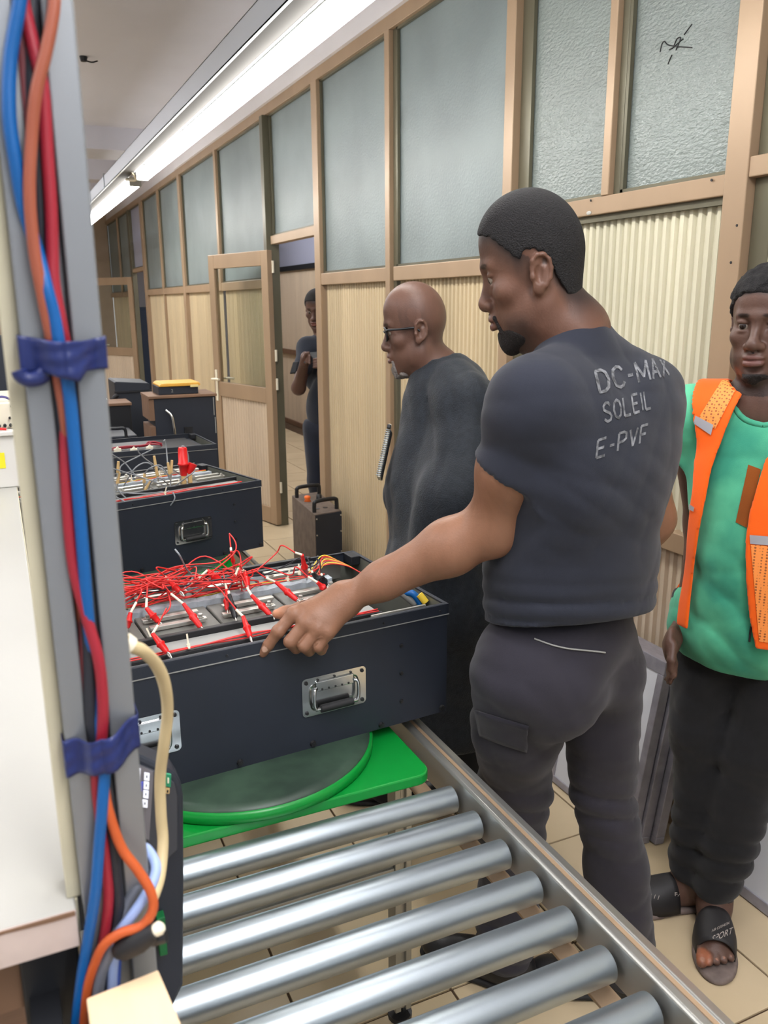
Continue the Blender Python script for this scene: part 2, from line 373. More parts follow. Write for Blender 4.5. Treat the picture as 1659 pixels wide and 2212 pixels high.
# ------------------------------------------------------------------ lamps in view
trunk = thing('cable_trunking', 'long grey metal trunking running above the lit tube lamps', 'trunking', (.92, 6, 2.44))
MB().box((.87, 1.0, 2.445), (.873, 13.5, 2.53)).box((.87, 1.0, 2.527), (.97, 13.5, 2.53)).box((.967, 1.0, 2.445), (.97, 13.5, 2.53)).box((.87, 1.0, 2.445), (.885, 13.5, 2.448)).box((.955, 1.0, 2.445), (.97, 13.5, 2.448)).build('channel', M_TRUNK, trunk)
MB().box((.885, 1.0, 2.446), (.955, 13.5, 2.449)).build('cover_strip', mat('shaded_cover_strip', lin(44, 40, 35), .8), trunk)  # near-black colour stands in for shade on the underside beside the lamp
for y in (1.5, 12.5):
    MB().cyl((.92, y, 2.53), (.92, y, 3.2), .004, 6).build('hanger', M_ZINC, trunk)
for y in (6.9, 7.9):
    MB().tube([(.866, y, 2.44), (.866, y, 2.54), (.974, y, 2.54), (.974, y, 2.44)], .004, 6).build('clip', M_ZINC, trunk)
for i, (y0, y1, lb) in enumerate(((1.3, 6.08, 'long bright tube lamp nearest the camera under the grey trunking'), (6.36, 9.6, 'lit tube lamp further down the trunking past the gap'))):
    t = thing('tube_lamp', lb, 'lamp', (1.01, (y0+y1)/2, 2.40), group='tube lamps under the trunking')
    MB().prism([(.972, 2.405), (.98, 2.398), (1.04, 2.398), (1.048, 2.405), (1.048, 2.44), (.972, 2.44)], 'y', y0+.03, y1-.03).build('diffuser', M_LAMP, t)
    MB().box((.968, y0+.03, 2.44), (1.052, y1-.03, 2.455)).build('housing', M_WHITE, t)
    for ya, yb in ((y0, y0+.03), (y1-.03, y1)):
        MB().box((.970, ya, 2.396), (1.050, yb, 2.456)).build('end_cap', M_WHITE, t, bevel=.004)
    for yb in (y0+.4, y1-.4): MB().box((.955, yb, 2.445), (1.0, yb+.04, 2.46)).build('bracket', M_ZINC, t)
wj = MB().tube(spline([(.95, 6.08, 2.45), (.98, 6.15, 2.41), (.93, 6.24, 2.42), (.99, 6.30, 2.44), (1.0, 6.36, 2.43)], 6), .008, 6).build('lamp_connector', M_IVORY)
tag(wj, 'short white connector cable bridging the gap between tube lamps', 'cable')
# ------------------------------------------------------------------ roller conveyor
cv = thing('roller_conveyor', 'steel roller conveyor with silver rollers and aluminium side rails', 'conveyor', (0.385, 1.4, 0))
RAILP = [(0, 0), (.045, 0), (.045, .066), (.030, .070), (.027, .066), (.019, .066), (.016, .070), (.004, .070), (0, .066)]
for x, sgn in ((.705, 1), (.065, -1)):
    poly = [(x+(u if sgn > 0 else -u), .657+v) for u, v in RAILP]
    MB().prism(poly, 'y', .30, 3.4).build('side_rail', M_RAIL, cv, bevel=.0015)
    gx = x+sgn*.0195
    MB().box((min(gx, gx+sgn*.007), .3, .722), (max(gx, gx+sgn*.007), 3.4, .7245)).build('slot_liner', M_BRONZE, cv)
    fx0, fx1 = sorted((x-sgn*.036, x-sgn*.001))
    MB().box((fx0, .3, .640), (fx1, 3.4, .646)).build('lower_flange', M_BRONZE, cv, bevel=.001)
def roller_parts():
    mb = MB(); prof = [(.0, .006), (.012, .006), (.0125, .002), (.022, .0), (.0246, .002), (.025, .006)]
    L = .585
    full = prof+[(r, L-z) for r, z in reversed(prof)]
    vs = []; n = 32
    for r, z in full:
        for k in range(n): vs.append((z, r*math.cos(2*PI*k/n), r*math.sin(2*PI*k/n)))
    mb.add(vs, [(i*n+k, (i+1)*n+k, (i+1)*n+(k+1) % n, i*n+(k+1) % n) for i in range(len(full)-1) for k in range(n)], True)
    ro = mb.build('roller', M_ZINC, cv, local=True)
    e = ro.modifiers.new('edges', 'EDGE_SPLIT'); e.split_angle = .6
    MB().cyl((-.022, 0, 0), (.608, 0, 0), .006, 10).build('axle', M_SCREW, ro, local=True)
    return ro
ro = roller_parts()
ys = [1.219, 1.131, 1.040, .949, .861, .772, .682, .592, .50, .41]
for i, y in enumerate(ys+[1.93, 2.02, 2.11, 2.20, 2.29, 2.38, 3.15, 3.25]):
    loc = (.112-.385, y-1.4, .687)
    if i == 0: ro.location = loc
    else: dup(ro, None, loc)
for x in (.062, .665):
    for y in (.42, 1.43, 2.4, 3.2):
        g = MB().box((x, y-.02, .03), (x+.014, y+.02, .657)).box((x+.026, y-.02, .03), (x+.04, y+.02, .657)).box((x+.012, y-.012, .03), (x+.028, y+.012, .657)).build('leg', M_RAIL, cv, bevel=.0015)
        MB().cyl((x+.02, y, 0), (x+.02, y, .012), .028, 16).cyl((x+.02, y, .01), (x+.02, y, .04), .007, 8).build('levelling_foot', M_SCREW, g)
for y in (1.43, 2.4, .42):
    MB().box((.09, y-.016, .395), (.665, y+.016, .41)).box((.09, y-.016, .42), (.665, y+.016, .435)).box((.09, y-.010, .405), (.665, y+.01, .425)).build('cross_bar', M_RAIL, cv, bevel=.0015)
# ------------------------------------------------------------------ turntables
def turntable(label, cx, cy, x0, x1, y0, y1, R=.262):
    t = thing('turntable', label, 'turntable', (cx, cy, .714))
    poly = [(px+(x0+x1)/2, py+(y0+y1)/2) for px, py in rrect(x1-x0, y1-y0, .03, 6)]
    MB().prism(poly, 'z', .714, .735).build('base_board', M_GREEN, t, bevel=.003)
    MB().lathe([(0, .735), (R-.004, .735), (R, .738), (R, .754), (R-.004, .757), (0, .757)], (cx, cy, 0), 72).build('disc', M_GREEN, t)
    MB().lathe([(R-.006, .757), (R-.007, .760), (R-.03, .7605), (0, .7605)], (cx, cy, 0), 72).build('disc_top', M_DISC, t)
    return t
turntable('bright green turntable board under the nearest open black case', .365, 1.492, .09, .668, 1.247, 1.86)
turntable('green turntable board further back under the second black case', .40, 2.80, .09, .672, 2.52, 3.1)
# ------------------------------------------------------------------ black battery cases
def chrome_handle(parent, cx, z, y=-.0012, s=1.0):
    w_, h_ = .136*s, .079*s
    pl = MB()
    R0 = rrect(w_, h_, .008, 4); R1 = [(a*.76, b*.72-.002) for a, b in rrect(w_, h_, .016, 4)]; n = len(R0)
    R2 = [(a*.94, b*.92) for a, b in R1]
    vs = [(cx+a, y, z+b) for a, b in R0]+[(cx+a, y-.0016, z+b) for a, b in R0]+[(cx+a, y-.0016, z+b) for a, b in R1]+[(cx+a, y-.0004, z+b) for a, b in R2]
    fs = []
    for k in range(3):
        fs += [(k*n+i, k*n+(i+1) % n, (k+1)*n+(i+1) % n, (k+1)*n+i) for i in range(n)]
    fs.append(tuple(3*n+i for i in range(n)))
    pl.add(vs, fs); P_ = pl.build('handle_plate', M_CHROME, parent, local=True)
    MB().prism([(cx-.040*s, z+.010*s), (cx+.040*s, z+.010*s), (cx+.040*s, z+.030*s), (cx-.040*s, z+.030*s)], 'y', y-.006, y-.0016).build('hinge_block', M_CHROME, P_, local=True, bevel=.0015)
    yb = y-.011
    path = spline([(cx-.040*s, yb+.004, z+.018*s), (cx-.046*s, yb, z+.014*s), (cx-.047*s, yb, z-.012*s), (cx-.044*s, yb, z-.022*s), (cx-.036*s, yb, z-.024*s), (cx+.036*s, yb, z-.024*s), (cx+.044*s, yb, z-.022*s), (cx+.047*s, yb, z-.012*s), (cx+.046*s, yb, z+.014*s), (cx+.040*s, yb+.004, z+.018*s)], 5)
    b = MB().tube(path, .0034*s, 8).build('bail', M_CHROME, P_, local=True)
    MB().cyl((cx-.034*s, yb, z-.024*s), (cx+.034*s, yb, z-.024*s), .0078*s, 14).build('grip', M_RUBBER, P_, local=True)
    s1 = None
    for a in (-1, 1):
        for b_ in (-1, 1):
            if s1 is None: s1 = MB().cyl((0, -.0016, 0), (0, -.005, 0), .0042, 10, .003).build('screw', M_SCREW, P_, local=True); o = s1
            else: o = s1.copy(); C.objects.link(o)
            o.location = (cx+a*(w_/2-.0085), y, z+b_*(h_/2-.0085))
    sc = MB()
    for a in (-.035, 0, .035): sc.cyl((cx+a*s, y-.0016, z+.033*s), (cx+a*s, y-.0035, z+.033*s), .0024, 8)
    for a in (-.028, -.014, 0, .014, .028): sc.cyl((cx+a*s, y-.006, z+.0135*s), (cx+a*s, y-.0066, z+.0135*s), .0022, 8)
    sc.build('rivets', M_SCREW, P_, local=True, kind='stuff')
    return P_
def make_case(label, corner, ang, L, D, h, handles=(.26, .63), side=True):
    """corner = front right bottom corner; local x runs 0 (right end) to -L, y to the back"""
    t = thing('battery_case', label, 'case', corner, math.radians(ang))
    T = .004
    MB().box((-L, 0, 0), (0, D, T)).box((-L, 0, T), (0, T, h)).box((-L, D-T, T), (0, D, h)).box((-L, T, T), (-L+T, D-T, h)).box((-T, T, T), (0, D-T, h)).build('shell', M_CASE, t, local=True)
    r = MB().box((-L-.002, -.002, h-.021), (.002, 0, h+.001)).box((-L-.002, D, h-.021), (.002, D+.002, h+.001)).box((0, 0, h-.021), (.002, D, h+.001)).box((-L-.002, 0, h-.021), (-L, D, h+.001))
    r.box((-L, 0, h), (0, .007, h+.0015)).box((-L, D-.007, h), (0, D, h+.0015)).box((-L, .007, h), (-L+.007, D-.007, h+.0015)).box((-.007, .007, h), (0, D-.007, h+.0015))
    r.build('rim', M_CASE, t, local=True, bevel=.0006)
    MB().box((-L-.0026, -.0026, h-.0225), (.0026, -.0002, h-.0205)).build('rim_seam', M_GREY, t, local=True)
    MB().box((-.006, T, T), (-T, D-T, h-.004)).box((-L+T, D-T-.001, T), (-.006, D-T, h-.03)).build('liner', M_CASEIN, t, local=True)
    sc = MB().cyl((0, 0, 0), (0, -.004, 0), .0055, 10, .0042).cyl((0, -.004, 0), (0, -.0046, 0), .0022, 6)
    s0 = None
    for x, z, q in ((-.456, .012, 1.2), (-.308, .010, 1.2), (-.157, .009, 1.2), (-.012, .011, 1.2), (-.61, .012, 1.2), (-.76, .012, 1.2), (-.11, .172, .8), (-.11, .112, .8), (-.11, .05, .8), (-.15, .228, .5), (-.47, .229, .5), (-.02, .228, .5), (-.78, .229, .5)):
        if s0 is None: s0 = sc.build('screw', M_SCREW, t, local=True); o = s0
        else: o = s0.copy(); C.objects.link(o)
        o.location = (x, -.0012 if z < .2 else -.002, z); o.scale = (q, q, q)
    for x in handles: chrome_handle(t, -x, h*.452)
    if side:
        MB().tube(spline([(.001, .09, .158), (.012, .09, .156), (.015, .09, .148), (.015, .09, .088), (.012, .09, .080), (.001, .09, .078)], 4), .0035, 8).build('side_handle', M_CHROME, t, local=True)
    MB().box((-.030, D-.05, h-.02), (-.006, D-.008, h+.002)).build('corner_latch', M_DARK, t, local=True, bevel=.002)
    return t
CA = math.radians(4.2); C1 = np.array([.785, 1.41, .7605])
case1 = make_case('large open black battery case nearest the camera, under the pointing hand', C1, 4.2, .89, .43, .24)
def c1(x, y, z): return np.array([C1[0]+x*math.cos(CA)-y*math.sin(CA), C1[1]+x*math.sin(CA)+y*math.cos(CA), C1[2]+z])
# battery pack inside case 1 (local frame of the case)
def battery_pack(label, corner, ang, x0=-.87, x1=-.13, rows=True):
    t = thing('battery_pack', label, 'battery', corner, math.radians(ang)); L = x1-x0
    n = 5; w_ = L/n
    c = MB().box((.002, 0, 0), (w_-.002, .135, .196)).build('cell', M_CELL, t, local=True, bevel=.003); c.location = (x0, .14, .006)
    for i in range(n):
        for j in range(2):
            if i == j == 0: continue
            o = c.copy(); C.objects.link(o); o.location = (x0+i*w_, .14 if j == 0 else .30, .006); o.scale = (1, 1 if j == 0 else .85, 1)
    MB().box((x0, .012, .006), (x1, .056, .196)).build('side_plate', M_GREY, t, local=True)
    MB().box((x0, .072, .006), (x1, .112, .204)).build('side_plate', M_GREY, t, local=True)
    for y, z in ((.056, .203), (.113, .216), (.131, .206), (.395, .216), (.417, .222)):
        MB().box((x0, y, .02), (x1+.01, y+(.013 if y > .1 else .006), z)).build('black_bar', M_BLACK, t, local=True, bevel=.0015)
    for y0, y1, z in ((.276, .302, .212), (.378, .394, .208)):
        mb = MB(); k_ = 60; vs = []
        for i in range(k_+1):
            for yy, zz in ((y0, .19), (y0+random.uniform(0, .002), z+random.uniform(-.002, .002)), (y1-random.uniform(0, .002), z+random.uniform(-.002, .002)), (y1, .19)): vs.append((x0+L*i/k_, yy, zz))
        mb.add(vs, [(i*4+q, (i+1)*4+q, (i+1)*4+q+1, i*4+q+1) for i in range(k_) for q in range(3)])
        mb.build('foam_strip', M_FOAM, t, local=True)
    b = MB().box((0, 0, 0), (.112, .014, .005)).box((.003, .002, -.004), (.109, .012, 0)).build('busbar', M_ALU, t, local=True, bevel=.001)
    pos = []
    for i in range(n):
        xx = x0+.015+i*w_
        for y, dz in ((.176, .208), (.222, .208), (.352, .208), (.405-.035, .212)):
            pos.append((xx+random.uniform(-.01, .01), y, dz))
    for i, q in enumerate(pos):
        if i == 0: b.location = q
        else: o = b.copy(); C.objects.link(o); o.location = q
    bolt = MB().cyl((0, 0, 0), (0, 0, .003), .007, 12).cyl((0, 0, .003), (0, 0, .009), .0045, 6).build('terminal_bolt', M_ALU, t, local=True)
    for i, q in enumerate(pos):
        o = bolt if i == 0 else bolt.copy()
        if i: C.objects.link(o)
        o.location = (q[0]+random.choice((.012, .10)), q[1]+.007, q[2]+.004)
    tie = MB().box((-.0018, -.01, 0), (.0018, .01, .0025)).box((-.003, -.004, .001), (.003, .004, .007)).box((-.0016, -.001, .006), (.0016, .001, .026)).build('cable_tie', M_IVORY, t, local=True)
    for i, q in enumerate(((-.60, .325), (-.46, .325), (-.33, .325), (-.22, .325), (-.33, .064), (-.57, .13), (-.24, .13), (-.42, .39), (-.52, .064), (-.18, .35))):
        o = tie if i == 0 else tie.copy()
        if i: C.objects.link(o)
        o.location = (q[0], q[1], .206); o.rotation_euler = (random.uniform(-.3, .3), random.uniform(-.3, .3), random.uniform(-.2, .2))
    for k_ in range(6):
        yy = .064+(k_-2.5)*.002 if k_ < 3 else .325+(k_-4)*.004
        pts = [(x0+L*u, yy+random.uniform(-.004, .004), .205+random.uniform(0, .007)) for u in np.linspace(0, 1, 9)]
        MB().tube(spline(pts, 5), .0013, 6).build('sense_wire', M_YELW if k_ == 4 else M_REDW, t, local=True)
    if rows:
        for k_ in range(8):
            a = (x1-.02+random.uniform(-.01, .02), .33+random.uniform(-.02, .02), .208); bb = (x1+.09, .30+k_*.008, .20)
            MB().tube(spline([a, (x1+.02, .345+k_*.004, .222+.002*k_), (x1+.06, .325+k_*.006, .218), bb], 6), .0014, 6).build('sense_wire', (M_REDW, M_YELW, M_BROWNW)[k_ % 3], t, local=True)
        MB().box((x1+.0, .375, .17), (x1+.07, .41, .213)).build('connector_block', M_CELL, t, local=True, bevel=.003)
        MB().box((x1+.02, .02, .15), (x1+.06, .035, .20)).box((x1-.02, .05, .16), (x1+.11, .056, .202)).build('end_bracket', M_ALU, t, local=True, bevel=.002)
        q = MB().tube(spline([(x1+.11, .09, .195), (x1+.08, .11, .222), (x1+.055, .135, .222), (x1+.03, .15, .2)], 6), .013, 10).build('grey_conduit', M_GREY, t, local=True)
        MB().tube(spline([(x1+.115, .075, .19), (x1+.10, .085, .215), (x1+.085, .10, .218)], 6), .008, 8).build('conduit_sleeve', M_BLUEW, t, local=True)
        MB().cyl((x1+.118, .065, .20), (x1+.108, .075, .217), .008, 8).build('conduit_cap', M_YELW, t, local=True)
    return t
battery_pack('row of grey battery cells with busbars inside the nearest black case', C1+np.array([0, 0, .024]), 4.2)
# ------------------------------------------------------------------ crocodile clip leads on case 1
def clip_body(root, back, tip, m_, s=1.0, jaws=True):
    a = np.array(back); b = np.array(tip); d = b-a; L = np.linalg.norm(d); d /= L
    u = [0, .10, .12, .5, .52, .58, .60, .92, 1.0]; r = [.0034, .0036, .0036, .0052, .0070, .0070, .0056, .0048, .003]
    MB().tube([a+d*L*t for t in u], 0, 10, radii=[q*s for q in r]).build('insulator', m_, root)
    if jaws:
        sd = np.cross(d, (0, 0, 1)); sd /= np.linalg.norm(sd); up = np.cross(sd, d)
        MB().tube([b-d*.004, b+up*.003+d*.006, b+d*.014], .0016, 6).tube([b-d*.004, b-up*.003+d*.006, b+d*.014], .0016, 6).build('jaw', M_ALU, root)
    return d
cr = lambda x, y: (240+x/2.9625, 1170+y/2.9625)
def cp(x, y, z): return ONZ(*cr(x, y), z)
TG = ONY(370, 1262, 1.70)       # heart of the tangle
def lead(label, back, tip, shrink, m_=M_RED, wire=M_REDW, zt=.985, zb=1.012, zs=1.025, via=None, loops=2, s=1.0):
    b = cp(*back, zb); t_ = cp(*tip, zt); h = cp(*shrink, zs)
    root = thing('crocodile_clip_lead', label, 'test lead', t_, group='crocodile clip leads on the nearest case')
    clip_body(root, b, t_, m_, s)
    dn = (h-b)/np.linalg.norm(h-b)
    MB().cyl(b, h, .0026, 8).build('heat_shrink', M_IVORY, root)
    pts = [h, h+dn*.03+np.array([0, 0, .006])]
    if via: pts += [cp(x, y, z) for x, y, z in via]
    for k_ in range(loops):
        pts.append(TG+np.array([random.uniform(-.10, .06), random.uniform(-.06, .06), random.uniform(-.035, .04)]))
    pts += [np.array([.16, 1.66+random.uniform(-.05, .05), 1.03+random.uniform(-.015, .03)]), np.array([.08, 1.62+random.uniform(-.05, .05), 1.03+random.uniform(-.015, .02)])]
    MB().tube(spline(pts, 9), .0015, 6).build('wire', wire, root)
    return root
LEADS = [
 ((125, 455), (100, 555), (160, 390), 'red clip half hidden by the grey post, first from the left', None),
 ((225, 425), (305, 515), (228, 365), 'red clip second from the left gripping a white bolt', None),
 ((265, 590), (360, 710), (300, 535), 'red clip lowest at the front left edge of the case', [(335, 470, 1.03), (380, 400, 1.035)]),
 ((465, 400), (575, 550), (385, 335), 'red clip leaning right on the busbar left of the black clip', [(330, 300, 1.05)]),
 ((845, 480), (890, 610), (800, 435), 'red clip at the front edge just left of the pointing finger', [(740, 375, 1.03), (690, 300, 1.035)]),
 ((900, 345), (1020, 470), (870, 295), 'red clip touching the thumb tip of the pointing hand', [(800, 240, 1.04)]),
 ((1055, 260), (1190, 375), (990, 232), 'red clip behind the hand with its lead arching left', [(900, 222, 1.04), (790, 250, 1.04)]),
 ((1320, 260), (1380, 315), (1260, 225), 'red clip furthest right, half behind the wrist', [(1150, 215, 1.03), (1000, 170, 1.045), (880, 190, 1.05)]),
 ((615, 185), (700, 255), (560, 235), 'fat red clip lying on the tangle below the green board', None),
 ((815, 170), (840, 255), (795, 215), 'red clip standing at the back right of the wire tangle', [(760, 260, 1.05)]),
 ((855, 190), (875, 285), (840, 180), 'dark red clip beside the back right end of the tangle', [(800, 150, 1.06)]),
 ((370, 245), (440, 320), (345, 225), 'red clip sunk in the left part of the wire tangle', None),
 ((740, 310), (745, 440), (730, 258), 'red clip upright beside the standing black clip', [(760, 200, 1.07)]),
 ((1222, 85), (1250, 225), (1178, 70), 'tall red clip upright at the back rim with a wide loop', [(1060, 70, 1.07), (960, 160, 1.06), (880, 205, 1.05)]),
]
for b, t_, h, lb, via in LEADS:
    hi = lb.startswith('tall'); f = 'fat' in lb
    lead(lb, b, t_, h, via=via, zt=1.005 if hi else (1.03 if 'tangle' in lb else .999), zb=1.07 if hi else (1.05 if 'tangle' in lb else 1.024), zs=1.075 if hi else (1.06 if 'tangle' in lb else 1.035), s=1.5 if f else 1.15)
lead('slim red clip pointing straight up above the wire tangle', (768, 60), (790, 170), (766, 40), zb=1.10, zt=1.04, zs=1.105, via=[(775, 90, 1.10)], s=.7)
lead('black clip standing among the red ones on the busbars', (757, 340), (795, 490), (752, 318), m_=M_BLACK, wire=M_BLACKW, zb=1.032, zt=1.0, zs=1.036, loops=1, s=1.2)
lead('black clip beside the grey block behind the wrist', (1290, 200), (1345, 268), (1282, 186), m_=M_BLACK, wire=M_BLACKW, zb=1.032, zt=1.003, zs=1.036, loops=1, via=[(1100, 160, 1.02), (920, 215, 1.03)], s=1.3)
lead('short black clip right of the other black clip behind the wrist', (1350, 220), (1372, 280), (1345, 205), m_=M_BLACK, wire=M_BLACKW, zb=1.032, zt=1.003, zs=1.036, loops=0, via=[(1200, 180, 1.01)], s=1.2)
gw = MB().tube(spline([cp(410, 50, 1.12), cp(440, 90, 1.11), cp(480, 170, 1.07), cp(520, 230, 1.04), cp(470, 300, 1.03)], 8), .002, 6).build('grey_wire', M_GREYW)
tag(gw, 'thin grey wire end sticking up from the red tangle', 'wire')
rw = MB()
for k_ in range(9):
    pts = [np.array([.06, 1.60+random.uniform(-.04, .06), 1.02+random.uniform(0, .03)])]
    for u in range(5):
        pts.append(TG+np.array([-.17+u*.085+random.uniform(-.02, .02), random.uniform(-.06, .06), random.uniform(-.03, .045)]))
    pts.append(TG+np.array([random.uniform(.1, .2), random.uniform(-.05, .04), random.uniform(-.035, -.01)]))
    rw.tube(spline(pts, 8), .0015, 6)
rw = rw.build('wire_tangle', M_REDW, kind='stuff'); tag(rw, 'tangled heap of thin red wires on the nearest case', 'wires')

# ------------------------------------------------------------------ second case with grey wires
C2 = np.array([.790, 2.765, .7605])
make_case('second open black case further back, loaded with grey wires', C2, 15.5, .74, .42, .24, handles=(.268, .60), side=False)
battery_pack('battery cells inside the second case below the grey wires', C2+np.array([0, 0, .024]), 15.5, -.72, -.04, rows=False)
C2A = math.radians(15.5)
def c2(x, y, z): return np.array([C2[0]+x*math.cos(C2A)-y*math.sin(C2A), C2[1]+x*math.sin(C2A)+y*math.cos(C2A), C2[2]+z])
cd = lambda x, y: (220+x/5.925, 800+y/5.925)
def c2p(x, y, Y=2.85): return ONY(*cd(x, y), Y)
GW = [([(130, 1075), (290, 1180), (420, 1330), (560, 1390)], 2.9), ([(140, 1255), (350, 1320), (600, 1400), (840, 1490)], 2.8), ([(230, 1350), (250, 1220), (450, 1110), (650, 1010)], 2.95),
      ([(460, 985), (480, 1060), (620, 1180), (760, 1260), (860, 1350), (880, 1450), (830, 1540), (640, 1680), (380, 1660), (180, 1500)], 2.85),
      ([(280, 1480), (400, 1280), (520, 1190), (620, 1200), (680, 1300)], 2.85), ([(550, 1320), (620, 1250), (740, 1215), (820, 1290), (870, 1400)], 2.8),
      ([(160, 1440), (250, 1580), (420, 1690), (700, 1650), (860, 1540)], 2.75), ([(170, 1550), (400, 1575), (700, 1565), (900, 1500), (1100, 1360), (1190, 1290)], 2.78),
      ([(180, 1620), (380, 1720), (600, 1790), (820, 1770), (930, 1650), (910, 1560)], 2.68), ([(790, 905), (815, 900), (830, 1050), (840, 1180)], 3.0), ([(740, 1270), (860, 1250), (1020, 1340)], 2.9),
      ([(200, 1680), (330, 1600), (560, 1560), (640, 1420), (740, 1380), (850, 1460)], 2.8)]
GL = ['thin grey lead sweeping down from the grey post at the top of the second case','long grey lead crossing the second case almost straight','grey lead arching behind towards the upper edge of the second case','largest grey loop circling round the middle of the second case','small grey arch left of the longest tan pin','grey arch passing in front of the longest tan pin','low grey lead sagging behind the front rim of the second case','grey lead running low to the foot of the big red clamp','grey loop hanging out over the front of the second case','grey lead rising hooked above the tan pin pair','bluish grey lead running to the left of the big red clamp','grey lead curling up from the front left of the second case']
for i, (pts, Y) in enumerate(GW):
    o = MB().tube(spline([c2p(x, y, Y+random.uniform(-.03, .03)) for x, y in pts], 8), .0022, 6).build('grey_lead', M_GREYW)
    tag(o, GL[i], 'wire', 'grey leads on the second case')
PINS = [((212, 1165), (205, 1310), 'tan probe pin nearest the grey post, upper one'), ((225, 1310), (200, 1445), 'tan probe pin nearest the grey post, lower one'), ((668, 1095), (712, 1350), 'longest tan probe pin above the middle of the second case'), ((548, 1315), (540, 1440), 'pale tan probe pin low in the middle of the grey wires'), ((845, 1180), (870, 1330), 'left tan pin of the pair beside the big red clamp'), ((898, 1150), (885, 1310), 'right tan pin of the pair beside the big red clamp'), ((640, 1395), (550, 1535), 'slanted tan probe pin near the front rim of the second case')]
for (a, b, lb) in PINS:
    A, B = c2p(*a, 2.84), c2p(*b, 2.84); t = thing('probe_pin', lb, 'probe', B, group='tan probe pins on the second case')
    MB().cyl(A, B, .0042, 8, .0055).build('sleeve', M_TAN, t)
    MB().cyl(B, B+(B-A)/np.linalg.norm(B-A)*.02, .0035, 8).build('tip', M_ALU, t)
t = thing('battery_clamp', 'big red battery clamp standing on the second case', 'clamp', c2p(1080, 1450))
A, B = c2p(1030, 985), c2p(1050, 1345)
MB().tube([A, A+(B-A)*.05, A+(B-A)*.55, A+(B-A)*.56, A+(B-A)*.62, A+(B-A)*.63, B], 0, 12, radii=[.013, .0155, .0165, .019, .019, .0165, .011]).build('handle_sleeve', M_RED, t)
A2, B2 = c2p(1165, 1195), c2p(1110, 1320)
MB().tube([A2, A2+(B2-A2)*.5, B2], 0, 10, radii=[.016, .013, .009]).build('handle_sleeve', M_RED, t)
MB().box(c2p(1050, 1500)-np.array([.006, .008, 0]), c2p(1050, 1340)+np.array([.006, .008, 0])).box(c2p(1130, 1490)-np.array([.005, .008, 0]), c2p(1130, 1320)+np.array([.005, .008, 0])).build('jaw', M_TAN, t, bevel=.002)
o = MB().tube(spline([c2p(1020, 970), c2p(1060, 985), c2p(1100, 1080), c2p(1110, 1200)], 6), .003, 6).build('lead', M_GREYW, t)
# ------------------------------------------------------------------ third case and equipment stacked behind
C3 = np.array([.835, 3.60, .7605])
make_case('third black case behind, with red wires along its rim', C3, 3.2, .80, .36, .24, handles=(), side=False)
bk = thing('battery_block', 'black covered battery block filling the third case', 'battery', C3, math.radians(3.2))
MB().box((-.78, .02, .006), (-.03, .33, .222)).build('body', M_CASE, bk, local=True, bevel=.004)
MB().box((-.76, .05, .222), (-.06, .30, .232)).build('cover', M_BLACK, bk, local=True, bevel=.003)
for i, pts in enumerate(([(120, 1000), (300, 975), (480, 965), (620, 945), (740, 950)], [(120, 1020), (330, 990), (560, 965), (650, 915), (770, 940)], [(560, 960), (600, 920), (700, 925), (770, 965)])):
    o = MB().tube(spline([ONY(*cd(x, y), 3.66+i*.02) for x, y in pts], 6), .004, 6).build('red_lead', M_DREDW); tag(o, ('upper red wire lying along the rim of the third black case', 'lower red wire lying along the rim of the third black case', 'short red loop at the right end of the third case rim')[i], 'wire', 'red wires on the third case')
for i, (x, lb) in enumerate(((200, 'white clip nearest the grey post on the third case rim'), (410, 'middle white clip on the third case rim'), (610, 'white clip furthest right on the third case rim'))):
    q = ONY(*cd(x, 1025 if i < 2 else 1000), 3.63); t = thing('white_clip', lb, 'clip', q)
    MB().box(q-np.array([.015, .008, .006]), q+np.array([.015, .008, .008])).prism([(q[0]-.01, q[2]+.006), (q[0]+.01, q[2]+.006), (q[0]+.002, q[2]+.018)], 'y', q[1]-.006, q[1]+.006).build('body', M_IVORY, t, bevel=.002)
cabb = thing('wooden_topped_cabinet', 'black cabinet with a worn brown top and dark brown side panel', 'cabinet', (.80, 4.35, .735))
MB().box((.664, 4.12, .735), (.965, 4.34, 1.155)).build('body', M_CASE, cabb, bevel=.004)
MB().box((.640, 4.12, .735), (.664, 4.34, 1.02)).box((.640, 4.12, 1.05), (.664, 4.34, 1.155)).build('side_panel', M_WOODB, cabb)
MB().box((.638, 4.11, 1.155), (.97, 4.35, 1.168)).build('top', M_WOODB, cabb, bevel=.002)
MB().box((.80, 4.112, .98), (.84, 4.12, 1.01)).build('grille', M_BLACK, cabb)
MB().tube(spline([(.715, 4.10, 1.10), (.735, 4.085, 1.08), (.742, 4.08, 1.05), (.748, 4.08, .98), (.75, 4.10, .965)], 5), .006, 8).build('chrome_handle', M_CHROME, cabb)
MB().box((.951, 4.117, 1.06), (.955, 4.12, 1.15)).box((.955, 4.117, .97), (.959, 4.12, 1.05)).build('scuffed_edge', M_GREY, cabb)
bb_ = thing('battery_box', 'low black box with a yellow lid marked 2 on the brown cabinet top', 'box', (.80, 4.32, 1.168))
MB().box((.695, 4.15, 1.168), (.888, 4.32, 1.208)).build('body', M_CASE, bb_, bevel=.003)
MB().prism([(.698, 1.208), (.896, 1.208), (.898, 1.215), (.893, 1.224), (.712, 1.224), (.700, 1.216)], 'y', 4.14, 4.33).build('lid', M_YEL, bb_, bevel=.003)
MB().box((.848, 4.138, 1.202), (.886, 4.142, 1.214)).build('label_sticker', mat('cream_sticker', lin(226, 206, 140), .6), bb_)
me = text_mesh('2', .022); me.materials.append(M_GREY); o = link('number', me, bb_); o.location = (-.04, -.1715, .018); o.rotation_euler = (PI/2, 0, 0)
eq = thing('equipment_case', 'black equipment box with a curved tube handle left of the brown cabinet', 'case', (.50, 4.35, .735))
